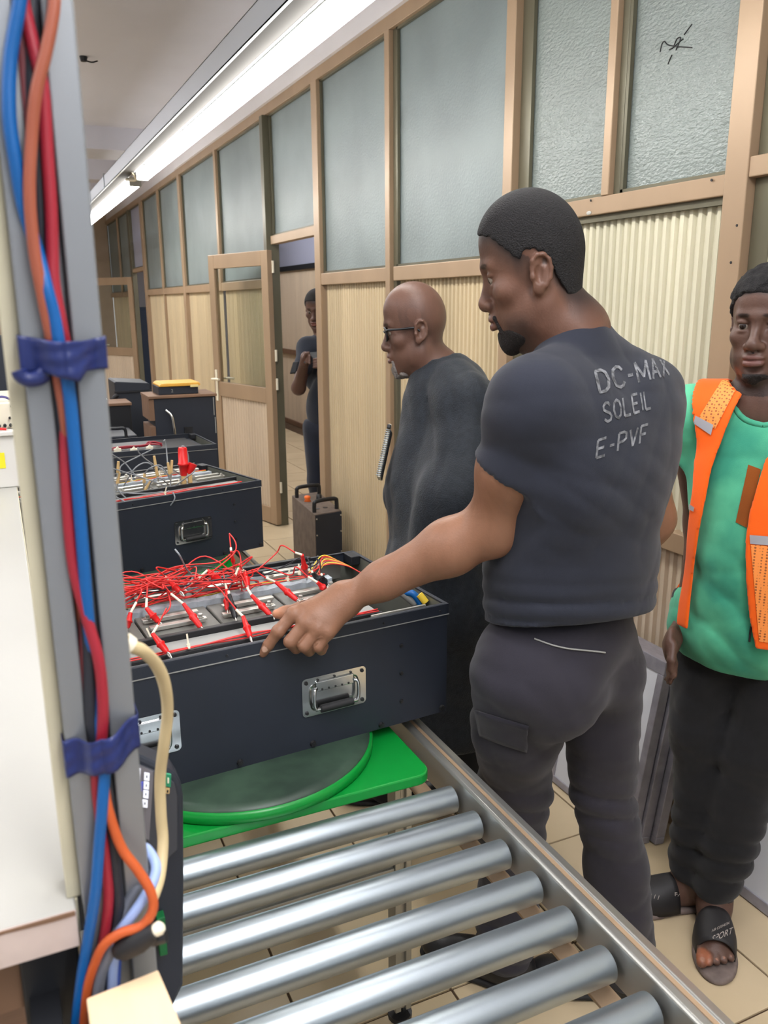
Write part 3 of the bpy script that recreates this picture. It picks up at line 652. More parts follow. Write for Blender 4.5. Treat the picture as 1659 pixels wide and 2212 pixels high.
MB().box((.36, 4.30, .735), (.60, 4.60, .96)).build('body', M_CASE, eq, bevel=.005)
MB().box((.36, 4.28, .735), (.58, 4.30, .90)).build('front_panel', M_CASE, eq, bevel=.003)
MB().tube(spline([(.40, 4.29, .94), (.41, 4.29, .985), (.44, 4.29, 1.0), (.50, 4.29, 1.0), (.54, 4.29, .995), (.545, 4.29, .94)], 5), .008, 8).build('tube_handle', M_DARK, eq)
tr = thing('parts_tray', 'brown edged tray on the black stack beside the grey post', 'tray', (.50, 4.75, .735))
MB().box((.40, 4.75, .735), (.64, 4.95, 1.06)).build('body', M_BLACK, tr, bevel=.004)
MB().box((.395, 4.74, 1.06), (.645, 4.96, 1.075)).build('edge', M_WOODB, tr, bevel=.002)
sp = thing('charger_box', 'black box with slanted top and hose standing behind the stack', 'box', (.72, 5.2, .735))
MB().prism([(.60, .735), (.80, .735), (.80, 1.14), (.79, 1.15), (.61, 1.165), (.60, 1.16)], 'y', 5.05, 5.35).build('body', M_CASE, sp, bevel=.004)
MB().box((.595, 5.04, 1.10), (.805, 5.05, 1.11)).build('trim', M_DARK, sp)
MB().tube(spline([(.575, 5.03, .90), (.572, 5.03, 1.02), (.585, 5.03, 1.07), (.61, 5.03, 1.09)], 6), .012, 8).build('hose', M_RUBBER, sp)
MB().tube(spline([(.52, 5.0, 1.07), (.55, 5.0, 1.065), (.57, 5.0, 1.0), (.575, 5.0, .93)], 6), .006, 8).build('chrome_pipe', M_CHROME, sp)
MB().box((.06, 3.9, .60), (1.0, 5.5, .735)).build('top', M_DARK, thing('equipment_table', 'dark low table carrying the black stack behind the third case', 'table', (.5, 4.7, 0)))
et = bpy.data.objects['equipment_table']
for x in (.09, .95):
    for y in (3.95, 5.42): MB().box((x, y, 0), (x+.04, y+.04, .60)).build('leg', M_DARK, et)
nc = thing('navy_cabinet', 'tall navy blue metal cabinet seen through the far doorway', 'cabinet', (2.35, 13.2, 0))
MB().box((1.95, 12.9, 0), (2.7, 13.5, 1.55)).build('body', M_NAVY, nc, bevel=.01)
MB().box((1.97, 12.885, .05), (2.32, 12.9, 1.5)).build('door', M_NAVY, nc, bevel=.004); MB().box((2.34, 12.885, .05), (2.68, 12.9, 1.5)).build('door', M_NAVY, nc, bevel=.004)
# ------------------------------------------------------------------ portable battery standing by the door
pb = thing('portable_battery', 'dusty brown and black box with two top handles on the floor by the doorway', 'battery', (1.62, 4.5, 0), -.055*0)
P0, P1, P2, P3 = (1.560, 4.785), (1.521, 4.267), (1.693, 4.300), (1.742, 4.81)
MB().prism([P0, P1, P2, P3], 'z', .0, .45).build('body', M_DUST, pb, bevel=.003)
def lerp(a, b, t): return tuple(a[i]+(b[i]-a[i])*t for i in range(len(a)))
q0, q1 = (P1[0]+.002, P1[1]-.004), (P2[0]+.001, P2[1]-.004)
MB().prism([(P1[0]+.004, P1[1]+.0), q0, q1, (P2[0]-.003, P2[1]+.0)], 'z', .01, .445).build('front_panel', M_CASE, pb)
for tt in (.04, .96):
    for z in (.03, .12, .21, .33, .425):
        c = lerp(q0, q1, tt); MB().cyl((c[0], c[1]-.006, z), (c[0], c[1]+.002, z), .004, 8).build('screw', M_ALU, pb)
for t_ in (.10, .86):
    a = lerp(lerp(P1, P0, t_), lerp(P2, P3, t_), .08); b = lerp(lerp(P1, P0, t_), lerp(P2, P3, t_), .92)
    MB().tube(spline([(*a, .45), (*a, .49), (*lerp(a, b, .06), .51), (*lerp(a, b, .5), .514), (*lerp(a, b, .94), .51), (*b, .49), (*b, .45)], 5), .012, 8).build('handle', M_BLACK, pb)
k_ = lerp(lerp(P1, P0, .62), lerp(P2, P3, .62), .28); MB().lathe([(0, .485), (.016, .482), (.02, .472), (.014, .462), (.022, .45), (.0, .45)], (k_[0], k_[1], 0), 12).build('orange_knob', M_ORANGE, pb)
k_ = lerp(lerp(P1, P0, .66), lerp(P2, P3, .66), .75); MB().lathe([(0, .478), (.016, .476), (.018, .45)], (k_[0], k_[1], 0), 12).build('black_knob', M_BLACK, pb)
for v in (.3, .6):
    k_ = lerp(lerp(P1, P0, .22), lerp(P2, P3, .22), v); MB().cyl((k_[0], k_[1], .449), (k_[0], k_[1], .452), .014, 10).build('socket', M_BLACK, pb)
# ------------------------------------------------------------------ framed panels leaning on the partition
def leaning(name, label, xb, xt, zt, y0, y1, ymat=M_PVBACK):
    t = thing(name, label, 'panel', (xb, (y0+y1)/2, 0)); d = np.array([xt-xb, 0, zt]); d /= np.linalg.norm(d); n = np.array([d[2], 0, -d[0]])
    def sheet(u0, u1, ya, yb, o0, o1, nm, mm, bev=0):
        L = math.hypot(xt-xb, zt); A = np.array([xb, 0, 0.004])
        vs = []
        for o in (o0, o1):
            for (u, yy) in ((u0, ya), (u1, ya), (u1, yb), (u0, yb)):
                q = A+d*(u*L)+n*o; vs.append((q[0], yy, q[2]))
        MB().add(vs, [(0, 1, 2, 3), (7, 6, 5, 4), (0, 4, 5, 1), (1, 5, 6, 2), (2, 6, 7, 3), (3, 7, 4, 0)]).build(nm, mm, t, bevel=bev)
    sheet(.03, .93, y0+.02, y1-.02, .004, .012, 'backsheet', ymat)
    sheet(0, .04, y0, y1, 0, .034, 'frame_bar', M_PVEDGE, .002); sheet(.93, 1.0, y0, y1, 0, .034, 'frame_bar', M_PVEDGE, .002)
    sheet(.04, .93, y0, y0+.025, 0, .034, 'frame_bar', M_PVEDGE, .002); sheet(.04, .93, y1-.025, y1, 0, .034, 'frame_bar', M_PVEDGE, .002)
    return t
leaning('framed_panel', 'white backed framed panel leaning foremost between the two standing men', 1.575, 1.665, .58, 1.69, 2.10)
leaning('framed_panel', 'grey edged framed panel leaning second, behind the foremost one', 1.613, 1.703, .57, 1.68, 2.12)
leaning('framed_panel', 'framed panel leaning closest to the partition in the stack', 1.651, 1.740, .56, 1.66, 2.10)
leaning('framed_panel', 'pale panel leaning at the bottom right behind the bare foot', 1.71, 1.765, .8, .85, 1.43)
# ------------------------------------------------------------------ workbench at the left with things on it
wb = thing('workbench', 'white topped workbench filling the lower left corner', 'workbench', (-.4, 1.5, 0))
MB().box((-.85, .53, 1.172), (.009, 2.9, 1.20)).build('worktop', M_WHITE, wb, bevel=.0015)
MB().box((-.85, .527, 1.1725), (.0085, .53, 1.1995)).build('edge_band', mat('worn_edge_band', lin(196, 180, 172), .5, var=.15, vscale=20), wb)
MB().box((.009, .54, 1.1725), (.0105, 2.9, 1.1995)).build('edge_band', M_CREAM, wb)
ew = [(x, 1.2003-.0022*random.random()) for x in np.linspace(.008, -.84, 60)]
MB().prism([(a, 1.2006) for a, b in ew]+[(a, b-.001) for a, b in ew[::-1]], 'y', .5262, .5275).build('worn_edge', M_WOODB, wb)
for x, y in ((-.032, .56), (-.80, .56), (-.032, 2.80), (-.80, 2.80)): MB().box((x, y, 0), (x+.04, y+.04, 1.172)).build('leg', M_DARK, wb, bevel=.002)
MB().box((-.80, .57, 1.10), (-.03, .59, 1.172)).build('apron', M_WOODB, wb)
MB().box((-.80, .60, .35), (-.03, 2.8, .37)).build('lower_shelf', M_WOODB, wb)
bx = thing('white_box', 'white box with a yellow sticker on the workbench beside the grey post', 'box', (-.2, 2.2, 1.2))
MB().box((-.40, 2.02, 1.20), (.019, 2.4, 1.318)).build('body', M_WBOX, bx, bevel=.003)
MB().box((-.41, 2.01, 1.318), (.023, 2.41, 1.328)).build('lid', M_WBOX, bx, bevel=.002)
MB().box((-.06, 2.0185, 1.245), (-.008, 2.0199, 1.28)).build('yellow_sticker', mat('yellow_sticker', lin(236, 222, 40), .5), bx)
ins = thing('bench_instrument', 'white bench instrument with small dark knobs on top of the white box', 'instrument', (-.2, 2.2, 1.328))
MB().box((-.36, 2.06, 1.328), (.031, 2.36, 1.386)).build('body', M_IVORY, ins, bevel=.003)
for i in range(7):
    MB().cyl((.024-i*.012, 2.06, 1.336), (.024-i*.012, 2.045, 1.336), .0035, 8).build('knob', M_BLACK, ins)
for i, (x, z) in enumerate(((.026, 1.352), (.012, 1.352), (.018, 1.378))): MB().cyl((x, 2.06, z), (x, 2.05, z), .003, 8).build('terminal', M_BLACK, ins)
MB().tube(spline([(-.03, 2.03, 1.331), (-.01, 2.03, 1.332), (.002, 2.03, 1.3305)], 5), .003, 6).build('red_lead', M_RED, ins)
MB().tube(spline([(-.03, 2.10, 1.39), (.0, 2.09, 1.397), (.018, 2.10, 1.389)], 6), .003, 6).build('purple_lead', mat('purple_sheath', lin(90, 84, 140), .5), ins)
mo = thing('dark_monitor', 'dark monitor edge behind the white instrument at the far left', 'monitor', (-.15, 2.5, 1.2))
MB().box((-.45, 2.50, 1.30), (.033, 2.53, 1.52)).build('screen', M_CASE, mo, bevel=.004)
MB().box((-.24, 2.53, 1.2), (-.16, 2.56, 1.42)).box((-.30, 2.45, 1.2), (-.10, 2.62, 1.212)).build('stand', M_BLACK, mo)
# ------------------------------------------------------------------ post with cables
wbd = thing('plywood_block', 'pale plywood block under the grey post at the bottom left', 'board', (.04, .52, 1.08))
MB().prism([(.0085, .38), (.070, .38), (.0565, .508), (.0085, .503)], 'z', 1.128, 1.15).build('board', M_LWOOD, wbd, bevel=.001)
MB().box((-.028, .44, 1.09), (.052, .50, 1.128)).box((-.028, .44, 1.09), (-.008, .565, 1.115)).build('support', M_DARK, wbd)
PY = .53
pole = thing('aluminium_post', 'grey aluminium post with taped cables at the left edge', 'post', (.037, .55, 1.10))
X0, X1 = .0135, .0585
sl0, sl1 = .0275, .0415
MB().prism([(X0, PY), (sl0, PY), (sl0, PY+.010), (sl1, PY+.010), (sl1, PY), (X1, PY), (X1, PY+.04), (X0, PY+.04)], 'z', .86, 2.25).build('profile', M_POLE, pole, bevel=.0012)
MB().box((.009, PY+.006, .95), (X0, PY+.03, 1.0)).build('mounting_lug', M_DARK, pole)
MB().box((.004, PY+.012, 1.20), (X0, PY+.036, 2.25)).build('edge_trim', M_CREAM, pole, bevel=.001)
def strand(name, label, pts, r, m_, y=PY, group=None, per=8):
    P_ = [ONY(px, py, y+dy) for (px, py, dy) in pts]
    o = MB().tube(spline(P_, per), r, 10).build(name, m_)
    tag(o, label, 'cable', group); return o
strand('blue_cable', 'thick blue cable bowing left down the upper half of the grey post', [(52, -60, -.006), (40, 20, -.006), (22, 130, -.005), (20, 250, -.006), (34, 350, -.006), (52, 450, -.004), (80, 540, -.002), (100, 620, -.008), (118, 690, -.008), (132, 770, -.008), (147, 830, -.008), (158, 930, -.008), (172, 1100, -.007), (181, 1220, -.006), (190, 1330, -.004), (203, 1450, .001), (213, 1560, -.002), (226, 1640, -.008), (222, 1730, -.011), (214, 1830, -.011), (206, 1930, -.011), (190, 2030, -.008), (178, 2100, -.005), (168, 2180, -.004), (162, 2260, -.004)], .0038, M_BLUEW)
strand('brown_cable', 'brown cable running down the post crossing in front of the red one', [(118, -60, -.008), (116, 20, -.010), (100, 110, -.011), (78, 200, -.011), (68, 300, -.010), (64, 420, -.010), (74, 540, -.009), (92, 640, -.008), (110, 730, -.006), (128, 830, -.004), (140, 900, -.003), (150, 1000, .002), (158, 1120, .004), (168, 1250, .004), (185, 1400, .005), (200, 1560, .004), (222, 1680, -.003), (232, 1750, -.008)], .0034, M_BROWNW)
strand('red_cable', 'dark red cable twisting down the middle of the grey post', [(40, -40, .000), (58, 40, .0), (72, 100, -.001), (92, 190, -.003), (102, 330, -.003), (110, 450, -.003), (113, 540, -.003), (116, 610, -.004), (132, 700, -.005), (142, 760, -.002), (142, 860, .001), (142, 1000, -.002), (148, 1120, -.003), (160, 1230, -.003), (186, 1330, -.004), (212, 1420, -.007), (222, 1510, -.007), (220, 1590, -.006), (208, 1680, -.003), (218, 1780, -.003), (230, 1870, -.004), (234, 1950, -.006), (222, 2040, -.005), (205, 2110, -.004), (196, 2190, -.004), (192, 2260, -.004)], .0036, M_DREDW)
strand('maroon_cable', 'maroon cable deepest in the groove behind the others', [(30, -40, .004), (44, 60, .004), (52, 180, .004), (62, 300, .004), (80, 420, .005), (95, 560, .004), (115, 680, .004), (138, 800, .004), (150, 950, .005), (165, 1150, .005), (178, 1300, .004), (182, 1450, .004), (190, 1600, .004), (206, 1720, .003), (215, 1850, .002)], .0032, mat('maroon_sheath', lin(108, 48, 52), .5))
strand('black_cable', 'black cable in the groove of the post visible between the red and blue', [(70, -40, .005), (68, 100, .004), (70, 220, .003), (82, 350, .003), (88, 470, .003), (90, 560, .004), (108, 680, .004), (124, 800, .002), (136, 900, .001), (150, 1030, .003), (170, 1180, .002), (184, 1300, .002), (194, 1420, .0), (198, 1560, -.001), (226, 1680, -.001), (240, 1780, -.002), (250, 1880, -.003), (256, 1960, -.004), (246, 2060, -.004), (236, 2130, -.004), (232, 2200, -.004), (230, 2260, -.004)], .0042, M_BLACKW)
strand('orange_cable', 'orange cable looping out to the right at the foot of the post', [(224, 1690, -.004), (234, 1750, -.009), (262, 1830, -.012), (298, 1880, -.016), (325, 1925, -.02), (330, 1965, -.022), (306, 2000, -.022), (262, 2015, -.02), (226, 2040, -.016), (205, 2080, -.011), (190, 2130, -.008), (182, 2190, -.006), (178, 2260, -.006)], .0034, M_ORW)
strand('pale_blue_cable', 'pale blue cable curling from behind the post foot beside the orange loop', [(296, 1826, .035), (318, 1836, .02), (336, 1868, .005), (330, 1905, -.004), (308, 1945, -.010), (280, 1985, -.012), (256, 2020, -.010), (246, 2070, -.008), (242, 2130, -.008), (240, 2200, -.008), (238, 2260, -.008)], .0038, M_LBLUEW)
strand('grey_cable', 'dull grey cable under the orange loop at the post foot', [(310, 1880, .02), (300, 1910, .004), (270, 1960, -.002), (246, 2040, -.008), (222, 2090, -.009), (212, 2140, -.009), (208, 2200, -.009), (206, 2260, -.009)], .0042, mat('slate_sheath', lin(96, 100, 110), .5))
strand('beige_cable', 'beige cable arching from the post and hanging beside the touch screen', [(262, 1378, .05), (284, 1396, .05), (308, 1406, .055), (338, 1436, .07), (356, 1480, .085), (362, 1540, .10), (354, 1610, .11), (346, 1680, .12), (348, 1760, .12), (352, 1820, .115), (346, 1890, .10), (330, 1940, .08), (305, 1990, .06)], .0048, M_BEIGEW)
fe = MB().cyl(ONY(268, 1388, PY+.05), ONY(284, 1397, PY+.05), .0075, 14, .0068).build('cable_gland', M_IVORY); tag(fe, 'ivory cable gland at the post where the beige cable starts', 'gland')
# tape bands wrapped round the post
def tape(label, top, bot, seed, name='tape_band'):
    rnd = random.Random(seed); N = 40; K = 10; vs = []
    xs = np.linspace(0, 1, N+1)
    pk = lambda pts, t: np.interp(t, [p_[0] for p_ in pts], [p_[1] for p_ in pts])
    ph = [rnd.uniform(0, 6) for _ in range(6)]
    for k in range(K+1):
        for i in range(N+1):
            t = xs[i]
            x = X0-.0018+(X1-X0+.0036)*t
            zt, zb = pk(top, t), pk(bot, t); z = zt+(zb-zt)*k/K
            bulge = .0165*math.exp(-((t-.52)/.27)**4)+.0012*math.sin(9*t+ph[0]+k*.6)*math.sin(k*.9+ph[1])+.0008*math.sin(23*t+ph[2])
            y = PY-.0018-max(0, bulge)-(.0012*math.sin(14*t+ph[3]) if t < .5 else 0)
            if t < .02 or t > .98: y = PY+.0
            vs.append((x, y, z))
    mb = MB(); W_ = N+1
    mb.add(vs, [(k*W_+i, (k+1)*W_+i, (k+1)*W_+i+1, k*W_+i+1) for k in range(K) for i in range(N)], True)
    s = [(X0-.0018, PY), (X0-.0018, PY+.042), (X1+.0018, PY+.042), (X1+.0018, PY)]
    for a, b in zip(s[:-1], s[1:]):
        z_t0 = top[0][1] if a[0] < .03 else top[-1][1]; z_b0 = bot[0][1] if a[0] < .03 else bot[-1][1]
        z_t1 = top[0][1] if b[0] < .03 else top[-1][1]; z_b1 = bot[0][1] if b[0] < .03 else bot[-1][1]
        mb.add([(*a, z_t0), (*b, z_t1), (*b, z_b1), (*a, z_b0)], [(0, 1, 2, 3)])
    o = mb.build(name, M_TAPE); o.modifiers.new('solid', 'SOLIDIFY').thickness = .0006
    tag(o, label, 'tape'); return o
zy = lambda py, px=130: ONY(px, py, PY)[2]
t1 = tape('crumpled dark blue tape band round the upper part of the post', [(0, zy(722)), (.4, zy(735)), (.7, zy(736)), (1, zy(728))], [(0, zy(806)), (.25, zy(800)), (.4, zy(812)), (.62, zy(822)), (.72, zy(800)), (1, zy(800))], 3)
rl = MB()
pr = [ONY(px, py, PY-.004) for px, py in ((40, 800), (46, 812), (62, 820), (85, 816), (98, 806))]
rl.tube(spline(pr, 6), .0045, 10).build('loose_end', M_TAPE, t1)
tape('flat dark blue tape band low on the post above the touch screen', [(0, zy(1588, 200)), (.5, zy(1574, 200)), (1, zy(1560, 200))], [(0, zy(1668, 200)), (.3, zy(1652, 200)), (.5, zy(1650, 200)), (1, zy(1632, 200))], 8)
# ------------------------------------------------------------------ touch screen unit
DY = .75
def dpt(px, py, y=DY): q = ONY(px, py, y); return q[0], q[2]
dv = thing('touch_screen_unit', 'black touch screen unit hanging beside the post over the rollers', 'device', (.06, .76, .9))
outline = [dpt(*p) for p in ((396, 2130), (398, 1900), (397, 1720), (392, 1694), (378, 1672), (355, 1657), (300, 1632), (240, 1608), (225, 1640), (260, 2130), (300, 2190), (372, 2180))]
MB().prism(outline, 'y', DY, DY+.035).build('housing', M_CASE, dv, bevel=.004)
bez = [dpt(*p, DY-.002) for p in ((383, 1720), (376, 1690), (352, 1672), (300, 1650), (268, 1640), (290, 1880), (350, 1865), (383, 1835))]
MB().prism(bez, 'y', DY-.003, DY).build('front_bezel', mat('charcoal_plastic', lin(58, 60, 66), .5), dv, bevel=.001)
scr = [dpt(*p, DY-.004) for p in ((331, 1667), (331, 1680), (322, 1815), (300, 1800), (270, 1660), (290, 1648))]
MB().prism(scr, 'y', DY-.0045, DY-.003).build('screen_frame', mat('grey_screen_glass', lin(104, 102, 108), .25), dv)
M_LCD = mat('lit_screen_white', lin(225, 228, 236), .4, emit=lin(215, 220, 232), estr=.45)
MB().prism([dpt(*p, DY-.005) for p in ((304, 1660), (303, 1720), (296, 1722), (290, 1655))], 'y', DY-.0055, DY-.0045).build('screen_area', M_LCD, dv)
MB().prism([dpt(*p, DY-.005) for p in ((309, 1688), (307, 1708), (302, 1709), (303, 1690))], 'y', DY-.006, DY-.0045).build('screen_icon', mat('blue_screen_icon', lin(80, 90, 180), .4, emit=lin(60, 70, 170), estr=.3), dv)
for i, (cx, cy) in enumerate(((317, 1678), (316, 1697), (315, 1716), (313, 1736))):
    key = MB().prism([dpt(cx+dx, cy+dy, DY-.005) for dx, dy in ((6.2, -8), (5.4, 9), (-6.2, 7), (-5.6, -10))], 'y', DY-.006, DY-.0045).build('key', M_LCD, dv, bevel=.0006)
    MB().prism([dpt(cx+dx, cy+dy, DY-.006) for dx, dy in ((1, -3), (1, 2), (-1, 2), (-1, -3))], 'y', DY-.0064, DY-.006).build('key_mark', M_BLACK, key)
MB().prism([dpt(*p, DY-.004) for p in ((369, 1672), (368, 1698), (355, 1696), (356, 1670))], 'y', DY-.006, DY-.003).build('green_card', mat('green_card', lin(30, 130, 92), .45), dv)
MB().prism([dpt(*p, DY-.004) for p in ((364, 1678), (364, 1689), (361, 1689), (361, 1677))], 'y', DY-.0066, DY-.006).build('card_label', M_IVORY, dv)
MB().prism([dpt(*p, DY-.004) for p in ((366, 1702), (365, 1713), (357, 1712), (358, 1701))], 'y', DY-.0055, DY-.003).build('card_slot', M_TAN, dv)
MB().prism([dpt(*p, DY-.004) for p in ((363.5, 1705), (363, 1711), (359, 1710), (360, 1704))], 'y', DY-.0058, DY-.0055).build('card_slot_gap', M_BLACK, dv)
MB().box((.010, DY+.035, .98), (.07, DY+.06, 1.06)).build('mounting_bracket', M_DARK, dv)
MB().box((-.002, DY+.0, 1.02), (.012, DY+.06, 1.05)).build('bracket_arm', M_DARK, dv)
MB().prism([dpt(*p, DY-.01) for p in ((356, 1978), (362, 2060), (345, 2064), (338, 1985))], 'y', DY-.012, DY).build('green_terminal', mat('green_terminal', lin(10, 92, 46), .45), dv, bevel=.001)
# plug at the foot of the post
pg = thing('power_plug', 'black power plug with a white tip lying at the foot of the post', 'plug', ONY(300, 2030, .53))
A, B = ONY(250, 2058, .514), ONY(336, 2010, .504); d_ = B-A
MB().tube([A, A+d_*.15, A+d_*.6, A+d_*.75, A+d_*1.0], 0, 14, radii=[.0045, .0080, .0090, .0080, .0068]).build('body', M_RUBBER, pg)
MB().tube([A+d_*.98, A+d_*1.12, A+d_*1.18], 0, 12, radii=[.0045, .0048, .003]).build('white_tip', M_IVORY, pg)
MB().tube([A+d_*.9+np.array([0, 0, -.006]), A+d_*1.25+np.array([0, 0, -.009])], .0045, 10).build('pin', M_BLACK, pg)
bl = MB().tube(spline([ONY(250, 2040, .524), ONY(248, 2080, .524), ONY(246, 2130, .524), ONY(244, 2240, .524)], 6), .0045, 10).build('bright_blue_cable', mat('bright_blue_sheath', lin(24, 70, 168), .45)); tag(bl, 'short bright blue cable end at the very foot of the post', 'cable')
# ------------------------------------------------------------------ signed distance modelling for the figures
import openvdb
def nrm(v): v = np.array(v, float); return v/np.linalg.norm(v)
class Frame:
    def __init__(s, o, fwd, up=(0, 0, 1), scale=(1, 1, 1)):
        s.o = np.array(o, float); f = nrm(fwd); u = np.array(up, float); u = nrm(u-f*(u@f)); r = np.cross(f, u)
        s.R = np.stack([r, f, u], 1); s.s = np.array(scale, float)      # columns: right, forward, up
    def p(s, x, y, z): return s.o+s.R @ (np.array([x, y, z])*s.s)
class Op:
    __slots__ = ('fn', 'lo', 'hi', 'mode', 'k')
    def __init__(s, fn, lo, hi, mode='u', k=.01): s.fn, s.lo, s.hi, s.mode, s.k = fn, lo, hi, mode, k
def cone(a, b, ra, rb=None, k=.01, mode='u', grow=0.0):
    a = np.array(a, float); b = np.array(b, float); rb = ra if rb is None else rb; ra += grow; rb += grow
    ba = b-a; l2 = ba@ba+1e-12; R_ = max(ra, rb)+.03+k
    def fn(X, Y, Z):
        t = np.clip(((X-a[0])*ba[0]+(Y-a[1])*ba[1]+(Z-a[2])*ba[2])/l2, 0, 1)
        return np.sqrt((X-a[0]-t*ba[0])**2+(Y-a[1]-t*ba[1])**2+(Z-a[2]-t*ba[2])**2)-(ra+t*(rb-ra))
    return Op(fn, np.minimum(a, b)-R_, np.maximum(a, b)+R_, mode, k)
def ell(c, r, R=None, k=.01, mode='u', grow=0.0):
    c = np.array(c, float); r = np.array(r, float)+grow; R = np.eye(3) if R is None else R
    R_ = r.max()+.03+k
    def fn(X, Y, Z):
        x, y, z = X-c[0], Y-c[1], Z-c[2]
        q = [(R[0, i]*x+R[1, i]*y+R[2, i]*z)/r[i] for i in range(3)]
        k0 = np.sqrt(q[0]**2+q[1]**2+q[2]**2); k1 = np.sqrt((q[0]/r[0])**2+(q[1]/r[1])**2+(q[2]/r[2])**2)+1e-9
        return k0*(k0-1)/k1
    return Op(fn, c-R_, c+R_, mode, k)
def flat(a, b, wa, wb, F, ratio, k=.02, mode='u', grow=0.0, axis=1):
    """tapered limb whose section is an ellipse: squeezed along the frame axis by ratio"""
    a = np.array(a, float); b = np.array(b, float); wa += grow; wb += grow; n = F.R[:, axis]
    ba = b-a; l2 = ba@ba; R_ = max(wa, wb)+.04+k
    def fn(X, Y, Z):
        x, y, z = X-a[0], Y-a[1], Z-a[2]
        t = np.clip((x*ba[0]+y*ba[1]+z*ba[2])/l2, 0, 1)
        x, y, z = x-t*ba[0], y-t*ba[1], z-t*ba[2]; h = x*n[0]+y*n[1]+z*n[2]; e = 1/ratio-1
        return (np.sqrt((x+n[0]*h*e)**2+(y+n[1]*h*e)**2+(z+n[2]*h*e)**2)-(wa+t*(wb-wa)))*min(1, .5+ratio*.5)
    return Op(fn, np.minimum(a, b)-R_, np.maximum(a, b)+R_, mode, k)
def half(p, n, mode='i', k=.004):
    """keeps the side the normal points away from"""
    p = np.array(p, float); n = nrm(n)
    return Op(lambda X, Y, Z: (X-p[0])*n[0]+(Y-p[1])*n[1]+(Z-p[2])*n[2], None, None, mode, k)
def disp(amp, freqs, seed, stretch=(1, 1, 1), lo=None, hi=None, ridge=0.0):
    r = np.random.RandomState(seed); terms = []
    for f in freqs:
        for _ in range(2):
            d = nrm(r.normal(size=3))*f*np.array(stretch); terms.append((d, r.uniform(0, 6.28), nrm(r.normal(size=3))*f*.6, r.uniform(0, 6.28), 1/ (f**.6)))
    tot = sum(t[4] for t in terms)
    def fn(X, Y, Z):
        s = 0
        for d, p_, e, q, a in terms:
            v = np.sin(X*d[0]+Y*d[1]+Z*d[2]+p_+1.3*np.sin(X*e[0]+Y*e[1]+Z*e[2]+q))
            s = s+a*(v*(1-ridge)+ridge*(1-2*np.abs(v)**.6))
        return amp*s/tot*2
    return Op(fn, lo, hi, 'd', 0)
def folds(z0, spread, amp, freq, seed, d=(0, 0, 1), lo=None, hi=None):
    """cloth creases gathered round one height"""
    r = np.random.RandomState(seed); d = nrm(d); e = nrm(r.normal(size=3))*7; g = nrm(r.normal(size=3))*11; p1, p2, p3 = r.uniform(0, 6, 3)
    def fn(X, Y, Z):
        w_ = amp*np.exp(-((Z-z0)/spread)**2)
        v = np.sin(freq*(X*d[0]+Y*d[1]+Z*d[2])+1.6*np.sin(X*e[0]+Y*e[1]+Z*e[2]+p1)+p2)*(.55+.45*np.sin(X*g[0]+Y*g[1]+Z*g[2]+p3))
        return w_*(1-2*np.abs(v)**.7)*.8
    return Op(fn, lo, hi, 'd', 0)
def evaluate(ops, lo, hi, h):
    lo = np.array(lo, float); n = np.ceil((np.array(hi)-lo)/h).astype(int)+1
    ax = [(lo[i]+h*np.arange(n[i])).astype(np.float32) for i in range(3)]
    D = np.full(n, .06, np.float32)
    for op in ops:
        if op.lo is None: sl = (slice(None),)*3
        else:
            a = np.clip(np.floor((op.lo-lo)/h).astype(int), 0, n); b = np.clip(np.ceil((op.hi-lo)/h).astype(int)+1, 0, n)
            if (b <= a).any(): continue
            sl = tuple(slice(a[i], b[i]) for i in range(3))
        X = ax[0][sl[0]][:, None, None]; Y = ax[1][sl[1]][None, :, None]; Z = ax[2][sl[2]][None, None, :]
        d = op.fn(X, Y, Z).astype(np.float32); S = D[sl]; k = op.k
        if op.mode == 'u':
            q = np.clip(.5+.5*(S-d)/k, 0, 1); D[sl] = S+(d-S)*q-k*q*(1-q)
        elif op.mode == 's':
            d = -d; q = np.clip(.5-.5*(S-d)/k, 0, 1); D[sl] = S+(d-S)*q+k*q*(1-q)
        elif op.mode == 'i':
            q = np.clip(.5-.5*(S-d)/k, 0, 1); D[sl] = S+(d-S)*q+k*q*(1-q)
        elif op.mode == 'd': D[sl] = S+d
        elif op.mode == 'shell': D[sl] = np.abs(S-op.k)-d
    return D, lo
def mesh_of(ops, lo, hi, h, crop=False):
    D, lo = evaluate(ops, lo, hi, h)
    g = openvdb.FloatGrid(.06); g.copyFromArray(D)
    P, Q = g.convertToQuads(0.0); P = P*h+lo
    a, b, c, d = (P[Q[:, i]] for i in range(4))
    if (a*np.cross(b, c)).sum()+(a*np.cross(c, d)).sum() < 0: Q = Q[:, ::-1]
    if crop:
        hi_ = lo+h*(np.array(D.shape)-1); ok = ((P > lo+h) & (P < hi_-h)).all(1); Q = Q[ok[Q].all(1)]
    return P, Q
def bounds(ops, pad=.0):
    L = [o for o in ops if o.lo is not None and o.mode == 'u']
    return np.min([o.lo for o in L], 0)-pad, np.max([o.hi for o in L], 0)+pad
def to_mesh(name, P, Q, mats):
    used = np.unique(Q); mp = np.full(len(P), -1); mp[used] = np.arange(len(used)); P = P[used]; Q = mp[Q]
    me = bpy.data.meshes.new(name); me.vertices.add(len(P)); me.vertices.foreach_set('co', P.astype(np.float32).ravel())
    me.loops.add(len(Q)*4); me.loops.foreach_set('vertex_index', Q.astype(np.int32).ravel())
    me.polygons.add(len(Q)); me.polygons.foreach_set('loop_start', np.arange(0, len(Q)*4, 4, dtype=np.int32))
    me.update(calc_edges=True); me.polygons.foreach_set('use_smooth', np.ones(len(Q), bool))
    for m_ in mats: me.materials.append(m_)
    me.validate(); return me
